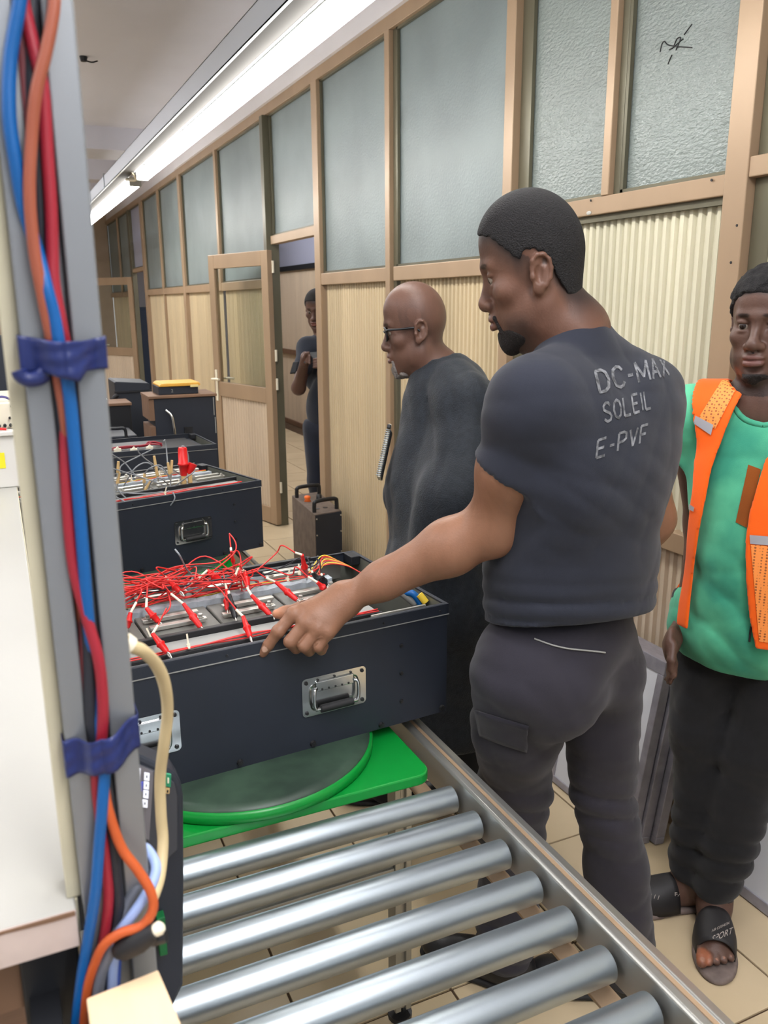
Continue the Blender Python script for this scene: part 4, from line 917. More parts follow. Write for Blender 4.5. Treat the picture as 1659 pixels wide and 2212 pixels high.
def sdf_part(name, ops, h, material, parent, label=None, box=None, smooth=0):
    lo, hi = box if box else bounds(ops)
    P, Q = mesh_of(ops, lo, hi, h); o_ = np.array(world_of(parent).translation)
    o = link(name, to_mesh(name, P-o_, Q, [material]), parent, 0, label)
    if smooth:
        s = o.modifiers.new('smooth', 'SMOOTH'); s.iterations = smooth; s.factor = .5
    return o
def sdf_body(name, ops, regions, material, parent, paint=None):
    """one continuous skin: a coarse mesh with finer patches of the same surface at the head and the hands"""
    o_ = np.array(world_of(parent).translation); Ps, Qs, n = [], [], 0
    for i, (lo, hi, h) in enumerate(regions):
        P, Q = mesh_of(ops, lo, hi, h, crop=True)
        if i == 0:
            ins = np.zeros(len(P), bool)
            for (l2, h2, hh) in regions[1:]: ins |= ((P > np.array(l2)+h*1.2) & (P < np.array(h2)-h*1.2)).all(1)
            Q = Q[~ins[Q].all(1)]
        Ps.append(P); Qs.append(Q+n); n += len(P)
    P = np.concatenate(Ps); Q = np.concatenate(Qs)
    me = to_mesh(name, P-o_, Q, [material])
    if paint is not None:
        co = np.empty(len(me.vertices)*3, np.float32); me.vertices.foreach_get('co', co); co = co.reshape(-1, 3)+o_
        at = me.color_attributes.new('tone', 'FLOAT_COLOR', 'POINT'); c = paint(co); at.data.foreach_set('color', np.concatenate([c, np.ones((len(c), 1))], 1).astype(np.float32).ravel())
    return link(name, me, parent)
def skin_mat(name, rough=.45, bump=.12):
    M = mat(name, (.2, .1, .06, 1), rough, bump=bump, bscale=260, spec=.42)
    nt = M.node_tree; b = nt.nodes['Principled BSDF']; a = nt.nodes.new('ShaderNodeAttribute'); a.attribute_name = 'tone'
    n = nt.nodes.new('ShaderNodeTexNoise'); n.inputs['Scale'].default_value = 30; n.inputs['Detail'].default_value = 5
    mr = nt.nodes.new('ShaderNodeMapRange'); mr.inputs[3].default_value = .84; mr.inputs[4].default_value = 1.14
    mx = nt.nodes.new('ShaderNodeVectorMath'); mx.operation = 'SCALE'
    nt.links.new(n.outputs['Fac'], mr.inputs[0]); nt.links.new(a.outputs['Color'], mx.inputs[0]); nt.links.new(mr.outputs[0], mx.inputs['Scale']); nt.links.new(mx.outputs[0], b.inputs['Base Color'])
    b.inputs['Subsurface Weight'].default_value = .06; b.inputs['Subsurface Radius'].default_value = (.008, .003, .002)
    return M
def fabric(name, col, rough=.85, var=.2, vscale=7, fine=900, bump=.18, **k):
    M = mat(name, col, rough, var=var, vscale=vscale, bump=bump, bscale=fine, spec=.25, sheen=.12, **k)
    return M
# head in its own frame: x right, y forward (face), z up, origin at ear height
def head_ops(F, drop=.0, lips=1.0, nose=1.0, jaw=1.0):
    s = F.s; R = F.R
    E = lambda c, r, k=.012, mode='u': ell(F.p(*c), np.array(r)*s, R, k, mode)
    K = lambda a, b, ra, rb=None, k=.012, mode='u': cone(F.p(*a), F.p(*b), ra*s.mean(), None if rb is None else rb*s.mean(), k, mode)
    o = [E((0, -.014, .036), (.0765, .098, .089)), E((0, .012, .055), (.066, .083, .066), .03), E((0, .030, -.030), (.062, .060, .088), .03),
         E((0, .030, -.068), (.056*jaw, .056, .044), .025), E((0, .072, -.098), (.024, .020, .018), .025)]
    for x in (-1, 1):
        o += [E((x*.046, .058, -.018), (.022, .022, .017), .02), K((x*.008, .088, .026), (x*.040, .074, .026), .0115, .010, .014), E((x*.054*jaw, .004, -.062), (.014*jaw, .030*jaw, .026*jaw), .02)]
    for x in (-1, 1): o.append(E((x*.032, .098, .008), (.018, .016, .012), .016, 's'))
    for x in (-1, 1):
        o += [E((x*.032, .0720, .007), (.0150, .0100, .0125), .006), E((x*.032, .0778, .0164-drop), (.0175, .0124, .0072), .003), E((x*.032, .0756, -.0042), (.0165, .0118, .0060), .003), E((x*.0155, .077, .005), (.0045, .008, .007), .004)]
    o += [K((0, .088, .014), (0, .108, -.028), .0075, .0105*nose, .012), E((0, .110, -.032), (.0125*nose, .0115, .0105), .010)]
    for x in (-1, 1): o += [E((x*.0145*nose, .099, -.035), (.0095, .0105, .0085), .008)]
    for x in (-1, 1): o.append(E((x*.0075*nose, .104, -.0435), (.0042, .006, .004), .004, 's'))
    o += [E((0, .088, -.058), (.026, .014, .016), .014), E((0, .0995, -.0570), (.0235*lips, .0090*lips, .0066*lips), .006), E((0, .0990, -.0700), (.0215*lips, .0098*lips, .0084*lips), .006)]
    o += [E((0, .108, -.0632), (.026, .0135, .0013), .003, 's'), E((0, .094, -.0815), (.018, .007, .005), .01, 's')]
    # ears: flaring plate, hollow shell, rolled helix, lobe and tragus
    for x in (-1, 1):
        ax_ = nrm(F.R @ np.array([x*.90, -.42, 0])); up_ = nrm(F.R @ np.array([0, -.16, 1])); up_ = nrm(up_-ax_*(ax_@up_)); Re = np.stack([ax_, np.cross(up_, ax_), up_], 1)
        sm_ = s.mean()*1.04; c0 = F.p(x*.0765, -.014, -.002)
        sg = 1 if (Re[:, 1] @ F.R[:, 1]) > 0 else -1
        q = lambda u, v, w_: c0+Re @ (np.array([u, v*sg, w_])*sm_)
        o.append(ell(q(.002, -.003, .002), np.array((.0075, .0175, .028))*sm_, Re, .007))
        o.append(ell(q(.001, .002, -.024), np.array((.0065, .0095, .0115))*sm_, Re, .007))
        hx = [(.002, .012, .006), (.006, .012, .020), (.0085, .004, .029), (.0095, -.008, .029), (.010, -.017, .020), (.0095, -.0205, .006), (.008, -.018, -.010), (.006, -.010, -.022)]
        for i in range(len(hx)-1): o.append(cone(q(*hx[i]), q(*hx[i+1]), .0036*sm_, .0036*sm_, .003))
        o.append(ell(q(.0085, .001, -.002), np.array((.0065, .0085, .0155))*sm_, Re, .003, 's'))
        o.append(ell(q(.0085, -.007, .016), np.array((.004, .007, .0075))*sm_, Re, .003, 's'))
        o.append(cone(q(.0045, -.008, -.010), q(.0045, -.011, .010), .0032*sm_, .0028*sm_, .004))
        o.append(ell(q(.0035, .0115, -.006), np.array((.0055, .0042, .0065))*sm_, Re, .004))
    return o
def neck_ops(F, base, r0=.056, r1=.062):
    o = [cone(F.p(0, -.018, -.055), base, r0, r1, .03)]
    return o
def hair_op(F, table, grow, h, wob=.004, seed=1, cheek=None):
    """hair or beard cap: skull-hugging shell above a hairline z(y)"""
    ys = np.array([t[0] for t in table]); zs = np.array([t[1] for t in table])
    def fn(X, Y, Z):
        x, y, z = X-F.o[0], Y-F.o[1], Z-F.o[2]; R = F.R
        ly = (R[0, 1]*x+R[1, 1]*y+R[2, 1]*z)/F.s[1]; lz = (R[0, 2]*x+R[1, 2]*y+R[2, 2]*z)/F.s[2]
        return (np.interp(ly, ys, zs)-lz)*.75+wob*np.sin(ly*260+seed)*np.sin(lz*230+ly*90)*.5
    return Op(fn, None, None, 'i', .003)
def skull_ops(F, grow):
    s = F.s; E = lambda c, r, k=.012: ell(F.p(*c), np.array(r)*s, F.R, k, 'u', grow)
    return [E((0, -.014, .036), (.0765, .098, .089)), E((0, .012, .055), (.066, .083, .066), .03), E((0, .030, -.030), (.062, .060, .088), .03), E((0, -.02, -.04), (.058, .066, .06), .03)]
HAIRLINE = [(-.2, -.058), (-.08, -.056), (-.062, -.044), (-.046, -.008), (-.036, .024), (-.012, .038), (.008, .034), (.016, .026), (.026, .030), (.034, .042), (.050, .056), (.066, .071), (.080, .076), (.095, .080), (.12, .088)]
def eyes(root, F, look=(0, 0), r=.0122):
    for x in (-1, 1):
        c = F.p(x*.032, .0760, .0062); s = F.s.mean(); o_ = np.array(world_of(root).translation)
        mb = MB().ball((0, 0, 0), r*s, 20, 14); e = mb.build('eye', M_EYE, root, local=True); e.location = c-o_
        d = nrm(F.R @ np.array([look[0], 1, look[1]])); u = nrm(np.cross(d, (0, 0, 1))); v = np.cross(u, d)
        ring = MB(); n = 18; vs = [d*r*s*1.03]
        for t in (.22, .44, .62):
            for k in range(n):
                a = 2*PI*k/n; vs.append((d*math.cos(t)+(u*math.cos(a)+v*math.sin(a))*math.sin(t))*r*s*1.03)
        ring.add(vs, [(0, 1+(k+1) % n, 1+k) for k in range(n)]+[(1+j*n+k, 1+j*n+(k+1) % n, 1+(j+1)*n+(k+1) % n, 1+(j+1)*n+k) for j in range(2) for k in range(n)], True); i = ring.build('iris', M_IRIS, e, local=True)
M_EYE = mat('eye_white', lin(136, 124, 112), .3); M_IRIS = mat('dark_iris', lin(30, 20, 16), .12)
M_HAIR = mat('short_black_hair', lin(24, 22, 23), .8, var=.3, vscale=120, bump=1.0, bscale=420)
M_BEARD = mat('black_beard', lin(36, 30, 28), .85, var=.35, vscale=160, bump=1.0, bscale=420)
M_GREYBEARD = mat('grey_white_beard', lin(150, 142, 136), .85, var=.45, vscale=160, bump=1.0, bscale=420)
def blend(a, b, t): return a+(b-a)*np.clip(t, 0, 1)[:, None]
def face_paint(F, base, lip, extra=None, fade=.03):
    base = np.array(base[:3]); lip = np.array(lip[:3])
    def fn(co):
        q = (co-F.o) @ F.R/F.s; c = np.tile(base, (len(co), 1))
        dl = np.sqrt((q[:, 0]/.024)**2+((q[:, 1]-.10)/.014)**2+((q[:, 2]+.0635)/.0135)**2)
        c = blend(c, np.tile(lip, (len(co), 1)), (1.15-dl)*4)
        for x in (-1, 1):   # brows
            db = np.sqrt(((q[:, 0]-x*.027)/.019)**2+((q[:, 1]-.088)/.016)**2+((q[:, 2]-.029)/.0045)**2)
            c = blend(c, np.tile(base*.22, (len(co), 1)), (1.2-db)*3)
        if fade is not None:   # cropped stubble under the hairline
            d = np.interp(q[:, 1], [t[0] for t in HAIRLINE], [t[1] for t in HAIRLINE])-q[:, 2]
            w_ = np.clip(1-d/fade, 0, 1)*(np.abs(q[:, 2]-.03) < .16)*(np.linalg.norm(q, axis=1) < .17)*((np.abs(q[:, 0]) < .0775) | (q[:, 1] > .02))
            c = blend(c, np.tile(np.array(lin(34, 29, 28)[:3]), (len(co), 1)), w_*.85)
        if extra: c = extra(co, q, c)
        return c
    return fn
def hand_chain(pts, radii, k=.004):
    return [cone(pts[i], pts[i+1], radii[i], radii[i+1], k) for i in range(len(pts)-1)]
def drape(target, pts, off):
    """points of the surface of a mesh met by the sight lines through the given image points"""
    out = []
    for px, py in pts:
        d = Vector(nrm(ray(px, py))); hit = target.ray_cast(Vector(O_), d)
        if hit[0] is None: out.append(None)
        else: out.append(np.array(hit[0])+np.array(hit[1] if hit[1].dot(d) < 0 else -hit[1])*off)
    return out
def bvh_of(o):
    me = o.data; M_ = world_of(o); return BVHTree.FromPolygons([M_ @ v.co for v in me.vertices], [p.vertices[:] for p in me.polygons])
def simple_shoe(root, heel, toe, m_, sole_m, w_=.048, hgt=.075, laces=True):
    F = Frame(heel, (toe[0]-heel[0], toe[1]-heel[1], 0)); L = math.hypot(toe[0]-heel[0], toe[1]-heel[1])
    E = lambda c, r, k=.02, mode='u': ell(F.p(*c), r, F.R, k, mode)
    ops = [E((0, L*.22, .045), (w_*.78, L*.25, .045)), E((0, L*.70, .036), (w_, L*.30, .036), .03), E((0, L*.42, .058), (w_*.8, L*.30, .042), .03), E((0, L*.16, .075), (w_*.74, L*.17, .04), .02), half(F.p(0, 0, .014), (0, 0, -1))]
    s = sdf_part('shoe', ops, .0055, m_, root)
    so = [E((0, L*.26, .012), (w_*.86, L*.28, .02)), E((0, L*.70, .012), (w_*1.08, L*.32, .02), .03), half(F.p(0, 0, .002), (0, 0, -1)), half(F.p(0, 0, .020), (0, 0, 1))]
    b = sdf_part('sole', so, .006, sole_m, root); b.parent = s; b.location = (0, 0, 0)
    if laces:
        mb = MB()
        for i in range(4):
            y = L*(.42+.09*i); z = .098-.011*i
            mb.tube(spline([F.p(-.026, y, z-.012), F.p(-.01, y+.01, z+.001), F.p(.012, y+.022, z-.001), F.p(.028, y+.02, z-.014)], 5), .0022, 6)
        l_ = mb.build('laces', M_GREYW, root); l_.parent = s; l_.location = (0, 0, 0)
    return s
# ------------------------------------------------------------------ person 1: man in the dark t-shirt pointing at the case
SKIN = skin_mat('dark_brown_skin'); SKIN_B = lin(100, 70, 56)
M_SHIRT = fabric('charcoal_tshirt_cloth', lin(40, 43, 53), var=.18, bump=.15)
M_TROUS = fabric('charcoal_work_trousers', lin(47, 45, 53), var=.28, vscale=5, bump=.2)
M_SHOE = mat('black_shoe_leather', lin(30, 29, 31), .45, var=.2); M_SOLE = mat('dark_rubber_sole', lin(26, 25, 25), .7)
HS = (.95, .83, 1.058)
GLYPH = {'D': [[(0, 0), (0, 1), (.5, 1), (.85, .85), (1, .5), (.85, .15), (.5, 0), (0, 0)]], 'C': [[(1, .78), (.8, .96), (.5, 1), (.15, .88), (0, .5), (.15, .12), (.5, 0), (.8, .04), (1, .22)]], '-': [[(.1, .45), (.9, .45)]],
 'M': [[(0, 0), (0, 1)], [(0, 1), (.5, .2)], [(.5, .2), (1, 1)], [(1, 1), (1, 0)]], 'A': [[(0, 0), (.5, 1)], [(.5, 1), (1, 0)], [(.2, .33), (.8, .33)]], 'X': [[(0, 1), (1, 0)], [(0, 0), (1, 1)]],
 'S': [[(.95, .8), (.75, .97), (.4, 1), (.08, .86), (.08, .66), (.4, .54), (.8, .42), (.98, .24), (.8, .04), (.4, 0), (.02, .16)]], 'O': [[(.5, 1), (.12, .85), (0, .5), (.12, .15), (.5, 0), (.88, .15), (1, .5), (.88, .85), (.5, 1)]],
 'L': [[(0, 1), (0, 0)], [(0, 0), (.9, 0)]], 'E': [[(0, 0), (0, 1)], [(0, 1), (.95, 1)], [(0, .5), (.8, .5)], [(0, 0), (.95, 0)]], 'I': [[(.5, 0), (.5, 1)]], 'P': [[(0, 0), (0, 1)], [(0, 1), (.6, 1), (.95, .9), (.95, .58), (.6, .47), (0, .47)]], 'V': [[(0, 1), (.5, 0)], [(.5, 0), (1, 1)]], 'F': [[(0, 0), (0, 1)], [(0, 1), (.95, 1)], [(0, .5), (.75, .5)]]}
def man_pointing():
    rt = thing('person', 'man in charcoal t-shirt seen from behind, pointing at the open case', 'person', (1.1, 1.30, 0))
    hf = Frame(AT(1150, 590, 1.45), (-.80, .60, -.24), (-.2, .1, 1), HS)
    shL, shR = AT(1140, 880, 1.34), AT(1396, 858, 1.60); ch = (shL+shR)/2
    hipc = AT(1228, 1400, 1.63); hL, hR = AT(1128, 1440, 1.57), AT(1300, 1440, 1.68)
    T = Frame(ch, np.cross((0, 0, 1), shR-shL), ch-hipc)        # right, forward, up of the torso
    up = T.R[:, 2]; fw = T.R[:, 1]; rg = T.R[:, 0]; SL = np.linalg.norm(ch-hipc)
    el, wr_ = AT(1066, 1135, 1.47), AT(742, 1296, 1.550)
    elR, wrR = AT(1406, 1120, 1.70), AT(1320, 1290, 1.84)
    neckb = AT(1230, 722, 1.475)
    arm = [cone(shL+rg*.03, shL+(el-shL)*.5, .050, .051, .03), cone(shL+(el-shL)*.5, el, .053, .044, .03), cone(el, el+(wr_-el)*.28, .044, .047, .03), cone(el+(wr_-el)*.28, el+(wr_-el)*.72, .047, .034, .03), flat(el+(wr_-el)*.72, wr_, .034, .031, Frame(wr_, wr_-el, (0, -.4, 1)), .80, .03, axis=2),
           ell(el+(wr_-el)*.0+np.array([0, 0, -.012]), (.038, .038, .038), None, .03)]
    armR = [cone(shR-rg*.03, elR, .050, .044, .03), cone(elR, wrR, .044, .030, .03), ell(wrR+(wrR-elR)*.25, (.045, .03, .05), None, .03)]
    A_ = lambda *p_: AT(*p_)
    mc = {'i': A_(634, 1327, 1.523), 'm': A_(660, 1347, 1.511), 'r': A_(685, 1360, 1.509), 'p': A_(707, 1366, 1.514)}
    hand = [cone(wr_, mc['i']+(wr_-mc['i'])*.25, .027, .0175, .018), cone(wr_, mc['m']+(wr_-mc['m'])*.22, .028, .0175, .018), cone(wr_, mc['r']+(wr_-mc['r'])*.22, .027, .0165, .018), cone(wr_, mc['p']+(wr_-mc['p'])*.22, .025, .0150, .018)]
    wi = lambda a: [cone(a+(wr_-a)*.25, a, .0150, .0125, .012)]
    for q in 'imrp': hand += wi(mc[q])
    pal = AT(690, 1345, 1.530); hand.append(ell(pal, (.036, .018, .030), Frame(pal, (-.2, 1, .0)).R, .02))
    hand += hand_chain([mc['i'], A_(601, 1364, 1.512), A_(580, 1393, 1.518), A_(568, 1410, 1.526)], [.0126, .0112, .0100, .0088])
    hand += [ell(A_(601, 1364, 1.511), (.0112, .0112, .0112), None, .006)]
    hand += hand_chain([mc['m'], A_(627, 1386, 1.503), A_(640, 1400, 1.524), A_(652, 1394, 1.538)], [.0132, .0122, .0105, .009], .0025)
    hand += hand_chain([mc['r'], A_(657, 1396, 1.503), A_(668, 1406, 1.524), A_(676, 1398, 1.538)], [.0128, .0116, .0102, .009], .0025)
    hand += hand_chain([mc['p'], A_(687, 1397, 1.510), A_(694, 1404, 1.528), A_(700, 1396, 1.540)], [.0120, .0106, .0095, .0085], .0025)
    for q in 'imrp': hand.append(ell(mc[q]+nrm(O_-mc[q])*.004, (.0115, .0115, .0115), None, .010))
    hand += hand_chain([A_(700, 1302, 1.555), A_(650, 1318, 1.563), A_(618, 1324, 1.566), A_(598, 1326, 1.568)], [.019, .0140, .0115, .0088], .012)
    body = head_ops(hf, drop=.0032, lips=1.12, nose=1.12)+neck_ops(hf, neckb, .057, .064)
    body += [cone(hf.p(-.048, -.012, -.045), neckb+fw*.075+up*-.02, .014, .012, .03), cone(hf.p(.048, -.012, -.045), neckb+fw*.075+up*-.02, .014, .012, .03)]
    torso_in = [ell(ch-up*.16, (.15, .095, .19), T.R, .05), ell(hipc+up*.05, (.14, .10, .14), T.R, .05), cone(shL+rg*.03, shR-rg*.03, .045, .045, .05), cone(neckb, neckb-up*.12, .054, .06, .05)]
    legs_in = [cone(hL, KL, .07, .05, .03), cone(KL, FL, .05, .036, .03), cone(hR, KR, .07, .05, .03), cone(KR, FR, .05, .036, .03)]
    body += torso_in+arm+armR+hand+legs_in
    lo, hi = bounds(body, .0)
    ext = lambda pts, r: (np.min(pts, 0)-r, np.max(pts, 0)+r)
    hb = ext([hf.p(0, 0, .02)], .155); hb = (hb[0]-np.array([0, 0, .02]), hb[1])
    hnd = ext(list(mc.values())+[A_(566, 1413, 1.55), A_(598, 1326, 1.568)], .022)
    ab = ext([el, wr_, shL+(el-shL)*.6], .07)
    SB = np.array(SKIN_B[:3])
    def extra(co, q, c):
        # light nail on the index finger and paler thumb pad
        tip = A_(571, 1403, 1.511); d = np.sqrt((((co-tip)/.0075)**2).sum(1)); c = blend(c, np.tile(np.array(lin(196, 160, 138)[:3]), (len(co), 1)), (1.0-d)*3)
        arm_lit = np.clip((AT(1230, 800, 1.4)[2]-co[:, 2])*8, 0, 1); c = blend(c, np.tile(np.array(lin(132, 94, 72)[:3]), (len(co), 1)), arm_lit)  # lamp light put into the skin colour: arms painted lighter than the head
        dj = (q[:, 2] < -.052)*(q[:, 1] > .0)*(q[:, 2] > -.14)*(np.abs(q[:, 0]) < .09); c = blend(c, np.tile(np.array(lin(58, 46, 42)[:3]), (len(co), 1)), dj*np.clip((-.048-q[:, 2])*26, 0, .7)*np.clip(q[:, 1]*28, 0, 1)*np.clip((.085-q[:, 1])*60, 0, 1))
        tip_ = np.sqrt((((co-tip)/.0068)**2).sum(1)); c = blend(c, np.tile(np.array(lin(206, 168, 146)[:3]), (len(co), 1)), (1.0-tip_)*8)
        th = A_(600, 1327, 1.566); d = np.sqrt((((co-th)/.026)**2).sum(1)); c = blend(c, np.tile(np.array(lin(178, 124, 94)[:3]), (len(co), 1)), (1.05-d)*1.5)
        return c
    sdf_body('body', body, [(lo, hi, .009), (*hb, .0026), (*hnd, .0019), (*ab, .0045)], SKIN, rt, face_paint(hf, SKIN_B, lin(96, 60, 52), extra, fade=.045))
    eyes(rt, hf, (0, -.25))
    # short hair and trimmed beard
    sdf_part('hair', skull_ops(hf, .0036)+[hair_op(hf, HAIRLINE, 0, 0, .004)], .0028, M_HAIR, rt, box=ext([hf.p(0, 0, .03)], .15))
    beard = [ell(hf.p(0, .034, -.076), np.array((.0585, .058, .044))*hf.s, hf.R, .02), ell(hf.p(0, .074, -.100), np.array((.026, .022, .024))*hf.s, hf.R, .02)]
    bt = [(-.2, .17), (.0, .135), (.02, .108), (.04, .092), (.055, .082), (.068, .076), (.078, .077), (.085, .080), (.12, .083)]
    ys = np.array([b[0] for b in bt]); zs = np.array([-b[1] for b in bt])
    def bfn(X, Y, Z):
        x, y, z = X-hf.o[0], Y-hf.o[1], Z-hf.o[2]; R = hf.R
        ly = (R[0, 1]*x+R[1, 1]*y+R[2, 1]*z)/hf.s[1]; lz = (R[0, 2]*x+R[1, 2]*y+R[2, 2]*z)/hf.s[2]
        return np.maximum((lz-np.interp(ly, ys, zs))*.8, (.006-ly)*.8)
    beard_ops = beard+[Op(bfn, None, None, 'i', .003)]
    mus = [cone(hf.p(x*.004, .1005, -.0495), hf.p(x*.026, .092, -.056), .0052, .0042, .004) for x in (-1, 1)]+[cone(hf.p(x*.026, .091, -.056), hf.p(x*.027, .082, -.080), .0046, .006, .004) for x in (-1, 1)]
    sdf_part('beard', beard_ops+mus, .0028, M_BEARD, rt, box=ext([hf.p(0, .05, -.08)], .085))
    # t-shirt
    cuffL = shL+(el-shL)*.52; cuffR = shR+(elR-shR)*.40
    dL = nrm(el-shL); dR = nrm(elR-shR)
    def cuff(c, d, r):
        def fn(X, Y, Z):
            t = (X-c[0])*d[0]+(Y-c[1])*d[1]+(Z-c[2])*d[2]
            e = np.sqrt(np.maximum((X-c[0])**2+(Y-c[1])**2+(Z-c[2])**2-t*t, 0))
            return np.maximum(-t, e-r)          # inside = beyond the cuff and close to the arm axis
        return Op(fn, c-.2, c+.2, 's', .003)
    tee = [cone(shL+rg*.026-up*.006, shL+(el-shL)*.70, .060, .075, .05), cone(shR-rg*.015, shR+(elR-shR)*.68, .062, .066, .05),
           cuff(cuffL, nrm(dL+np.array([-.909, .416, .0])*.30), .14), cuff(cuffR, dR, .12),
           cone(cuffL-dL*.012, cuffL+dL*.06, .056, .054, .004, 's'), cone(cuffR-dR*.012, cuffR+dR*.06, .052, .05, .004, 's')]
    sp_ = hipc+(ch-hipc)*.5
    tee += [ell(ch-up*.12-fw*.01, (.176, .122, .17), T.R, .05), ell(sp_+fw*.012-rg*.008, (.170, .135, .20), T.R, .06), ell(hipc+up*.11-rg*.004, (.176, .142, .19), T.R, .06), cone(shL+rg*.02, shR-rg*.02, .055, .055, .05),
           ell(ch-up*.07-fw*.055-rg*.09, (.09, .05, .11), T.R, .05), ell(ch-up*.07-fw*.055+rg*.09, (.09, .05, .11), T.R, .05), ell(ch-up*.13-rg*.115, (.06, .09, .10), T.R, .05),
           cone(neckb-up*.04-fw*.018-rg*.01, shL+rg*.02-up*.0, .046, .052, .07), cone(neckb-up*.025-fw*.012, shR+up*.008, .054, .052, .05), cone(neckb-up*.005, neckb-up*.12-fw*.01, .060, .08, .03),
           disp(.0036, (13, 24), 5, (1, 1, .55)), disp(.0026, (26, 44), 9, (.6, .6, 1.2), ridge=.75), folds(hipc[2]+.11, .07, .0050, 95, 2, (.1, .2, 1)), folds(ch[2]-.16, .10, .0026, 70, 6, (.5, .1, .8))]
    hemL, hemR, hemM = AT(1040, 1338, 1.60), AT(1440, 1296, 1.66), AT(1215, 1338, 1.52)
    n_ = nrm(np.cross(hemR-hemL, hemM-hemL)); n_ = n_ if n_[2] < 0 else -n_
    tee += [half(hemM, n_)]
    nk = neckb+np.array([0, 0, .012])
    nkF = Frame(nk, (fw[0], fw[1], 0), (fw[0]*-.30, fw[1]*-.30, 1))
    tee += [cone(nkF.p(0, .004, .002), nkF.p(0, .01, .12), .061, .075, .004, 's')]
    ts = sdf_part('tshirt', tee, .0056, M_SHIRT, rt, smooth=2)
    # ribbed collar, laid where the shirt meets the neck
    bsh = bvh_of(ts); cp_ = []
    for k in range(41):
        a = 2*PI*k/40; q = nkF.p(.064*math.sin(a), .004+.064*math.cos(a), .02)
        hit = bsh.find_nearest(Vector(q)); cp_.append(np.array(hit[0]))
    for _ in range(4): cp_ = [cp_[0]]+[(cp_[i-1]+cp_[i]*2+cp_[i+1])/4 for i in range(1, 40)]+[cp_[0]]
    MB().tube(cp_, .0055, 8, caps=False).build('collar', M_SHIRT, rt)
    # trousers
    tr = [ell(hipc+up*.03-rg*.006, (.154, .124, .13), T.R, .05), ell(hipc-up*.06-fw*.03-rg*.075, (.085, .09, .09), T.R, .05), ell(hipc-up*.06-fw*.03+rg*.065, (.085, .09, .09), T.R, .05),
          cone(hL, hL+(KL-hL)*.5, .096, .086, .03), cone(hL+(KL-hL)*.5, KL, .086, .074, .03), cone(KL, FL+np.array([0, 0, .02]), .074, .070, .03),
          cone(hR, hR+(KR-hR)*.5, .090, .078, .012), cone(hR+(KR-hR)*.5, KR, .078, .066, .012), cone(KR, FR+np.array([0, 0, .02]), .066, .070, .012),
          disp(.0055, (12, 24), 3, (1, 1, .8)), disp(.0046, (24, 42), 12, (.7, .7, 1.0), ridge=.75), folds(.56, .10, .0060, 70, 4, (.2, .1, 1)), folds(.17, .10, .0075, 62, 7, (.1, .3, 1)), folds(.80, .08, .0050, 60, 9, (.4, .2, .9)), half(hipc+up*.10, up), half((0, 0, .035), (0, 0, -1))]
    tz = sdf_part('trousers', tr, .0066, M_TROUS, rt, smooth=2)
    # pocket flap on the left thigh and piped back pocket
    bt_ = bvh_of(tz)
    def patch(name, corners, material, off=.006, nu=14, nv=7, th=.004):
        (a, b, c, d) = [np.array(q, float) for q in corners]; pts = []
        for j in range(nv+1):
            for i in range(nu+1):
                u, v = i/nu, j/nv; q = (a*(1-u)+b*u)*(1-v)+(d*(1-u)+c*u)*v; pts.append((q[0], q[1]))
        P_ = drape(bt_, pts, off); W_ = nu+1; mb = MB(); vs = [q if q is not None else (0, 0, 0) for q in P_]
        fs = [(j*W_+i, (j+1)*W_+i, (j+1)*W_+i+1, j*W_+i+1) for j in range(nv) for i in range(nu)]
        fs = [f for f in fs if all(P_[k] is not None for k in f)]
        o = mb.add(vs, fs, True).build(name, material, tz); s = o.modifiers.new('solid', 'SOLIDIFY'); s.thickness = th; s.offset = -1; o.location = (0, 0, 0); return o
    patch('pocket_flap', ((1030, 1533), (1143, 1566), (1136, 1622), (1040, 1588)), M_TROUS)
    pip = drape(bt_, [(1154+k*8, 1380+12*math.sin(min(1, k/9)*1.5)+k*.9) for k in range(20)], .002); pip = [q for q in pip if q is not None]
    MB().tube(pip, .0016, 6).build('pocket_piping', M_GREY, tz).location = (0, 0, 0)
    # shoes
    d1 = nrm((-.60, .80, 0)); h1 = np.array([FL[0], FL[1], 0])-d1*.07
    simple_shoe(rt, h1, h1+d1*.29, M_SHOE, M_SOLE)
    d2 = nrm((-.72, .55, 0)); h2 = np.array([FR[0], FR[1], 0])-d2*.07
    simple_shoe(rt, h2, h2+d2*.29, M_SHOE, M_SOLE)
    # lettering printed on the back
    bs = bvh_of(ts)
    M_PRINT = mat('worn_grey_print', lin(128, 130, 134), .8, var=.75, vscale=90, detail=6)
    def letters(s, cx, cy, w_, h_, slope, shear, m_=M_PRINT, squeeze=0.0):
        vs, fs, x0 = [], [], 0.0
        for ch in s:
            wd = {'-': .42, 'I': .16, 'M': .86}.get(ch, .62)
            for path in GLYPH[ch]:
                pts = []
                for a, b in zip(path[:-1], path[1:]):
                    a, b = np.array(a)*(wd, 1), np.array(b)*(wd, 1); k_ = max(1, int(np.linalg.norm(b-a)/.12))
                    pts += [a+(b-a)*t/k_ for t in range(k_)]
                pts.append(np.array(path[-1])*(wd, 1)); closed = np.linalg.norm(pts[0]-pts[-1]) < 1e-6; n0 = len(vs)
                for q in range(len(pts)):
                    if closed: d_ = pts[(q+1) % (len(pts)-1)]-pts[(q-1) % (len(pts)-1)]
                    else: d_ = pts[min(q+1, len(pts)-1)]-pts[max(q-1, 0)]
                    d_ = d_/np.linalg.norm(d_); nn = np.array([-d_[1], d_[0]])*.078
                    vs += [pts[q]+nn+(x0, 0), pts[q]-nn+(x0, 0)]
                fs += [(n0+2*q, n0+2*q+1, n0+2*q+3, n0+2*q+2) for q in range(len(pts)-1)]
            x0 += wd+.26
        vs = np.array(vs)
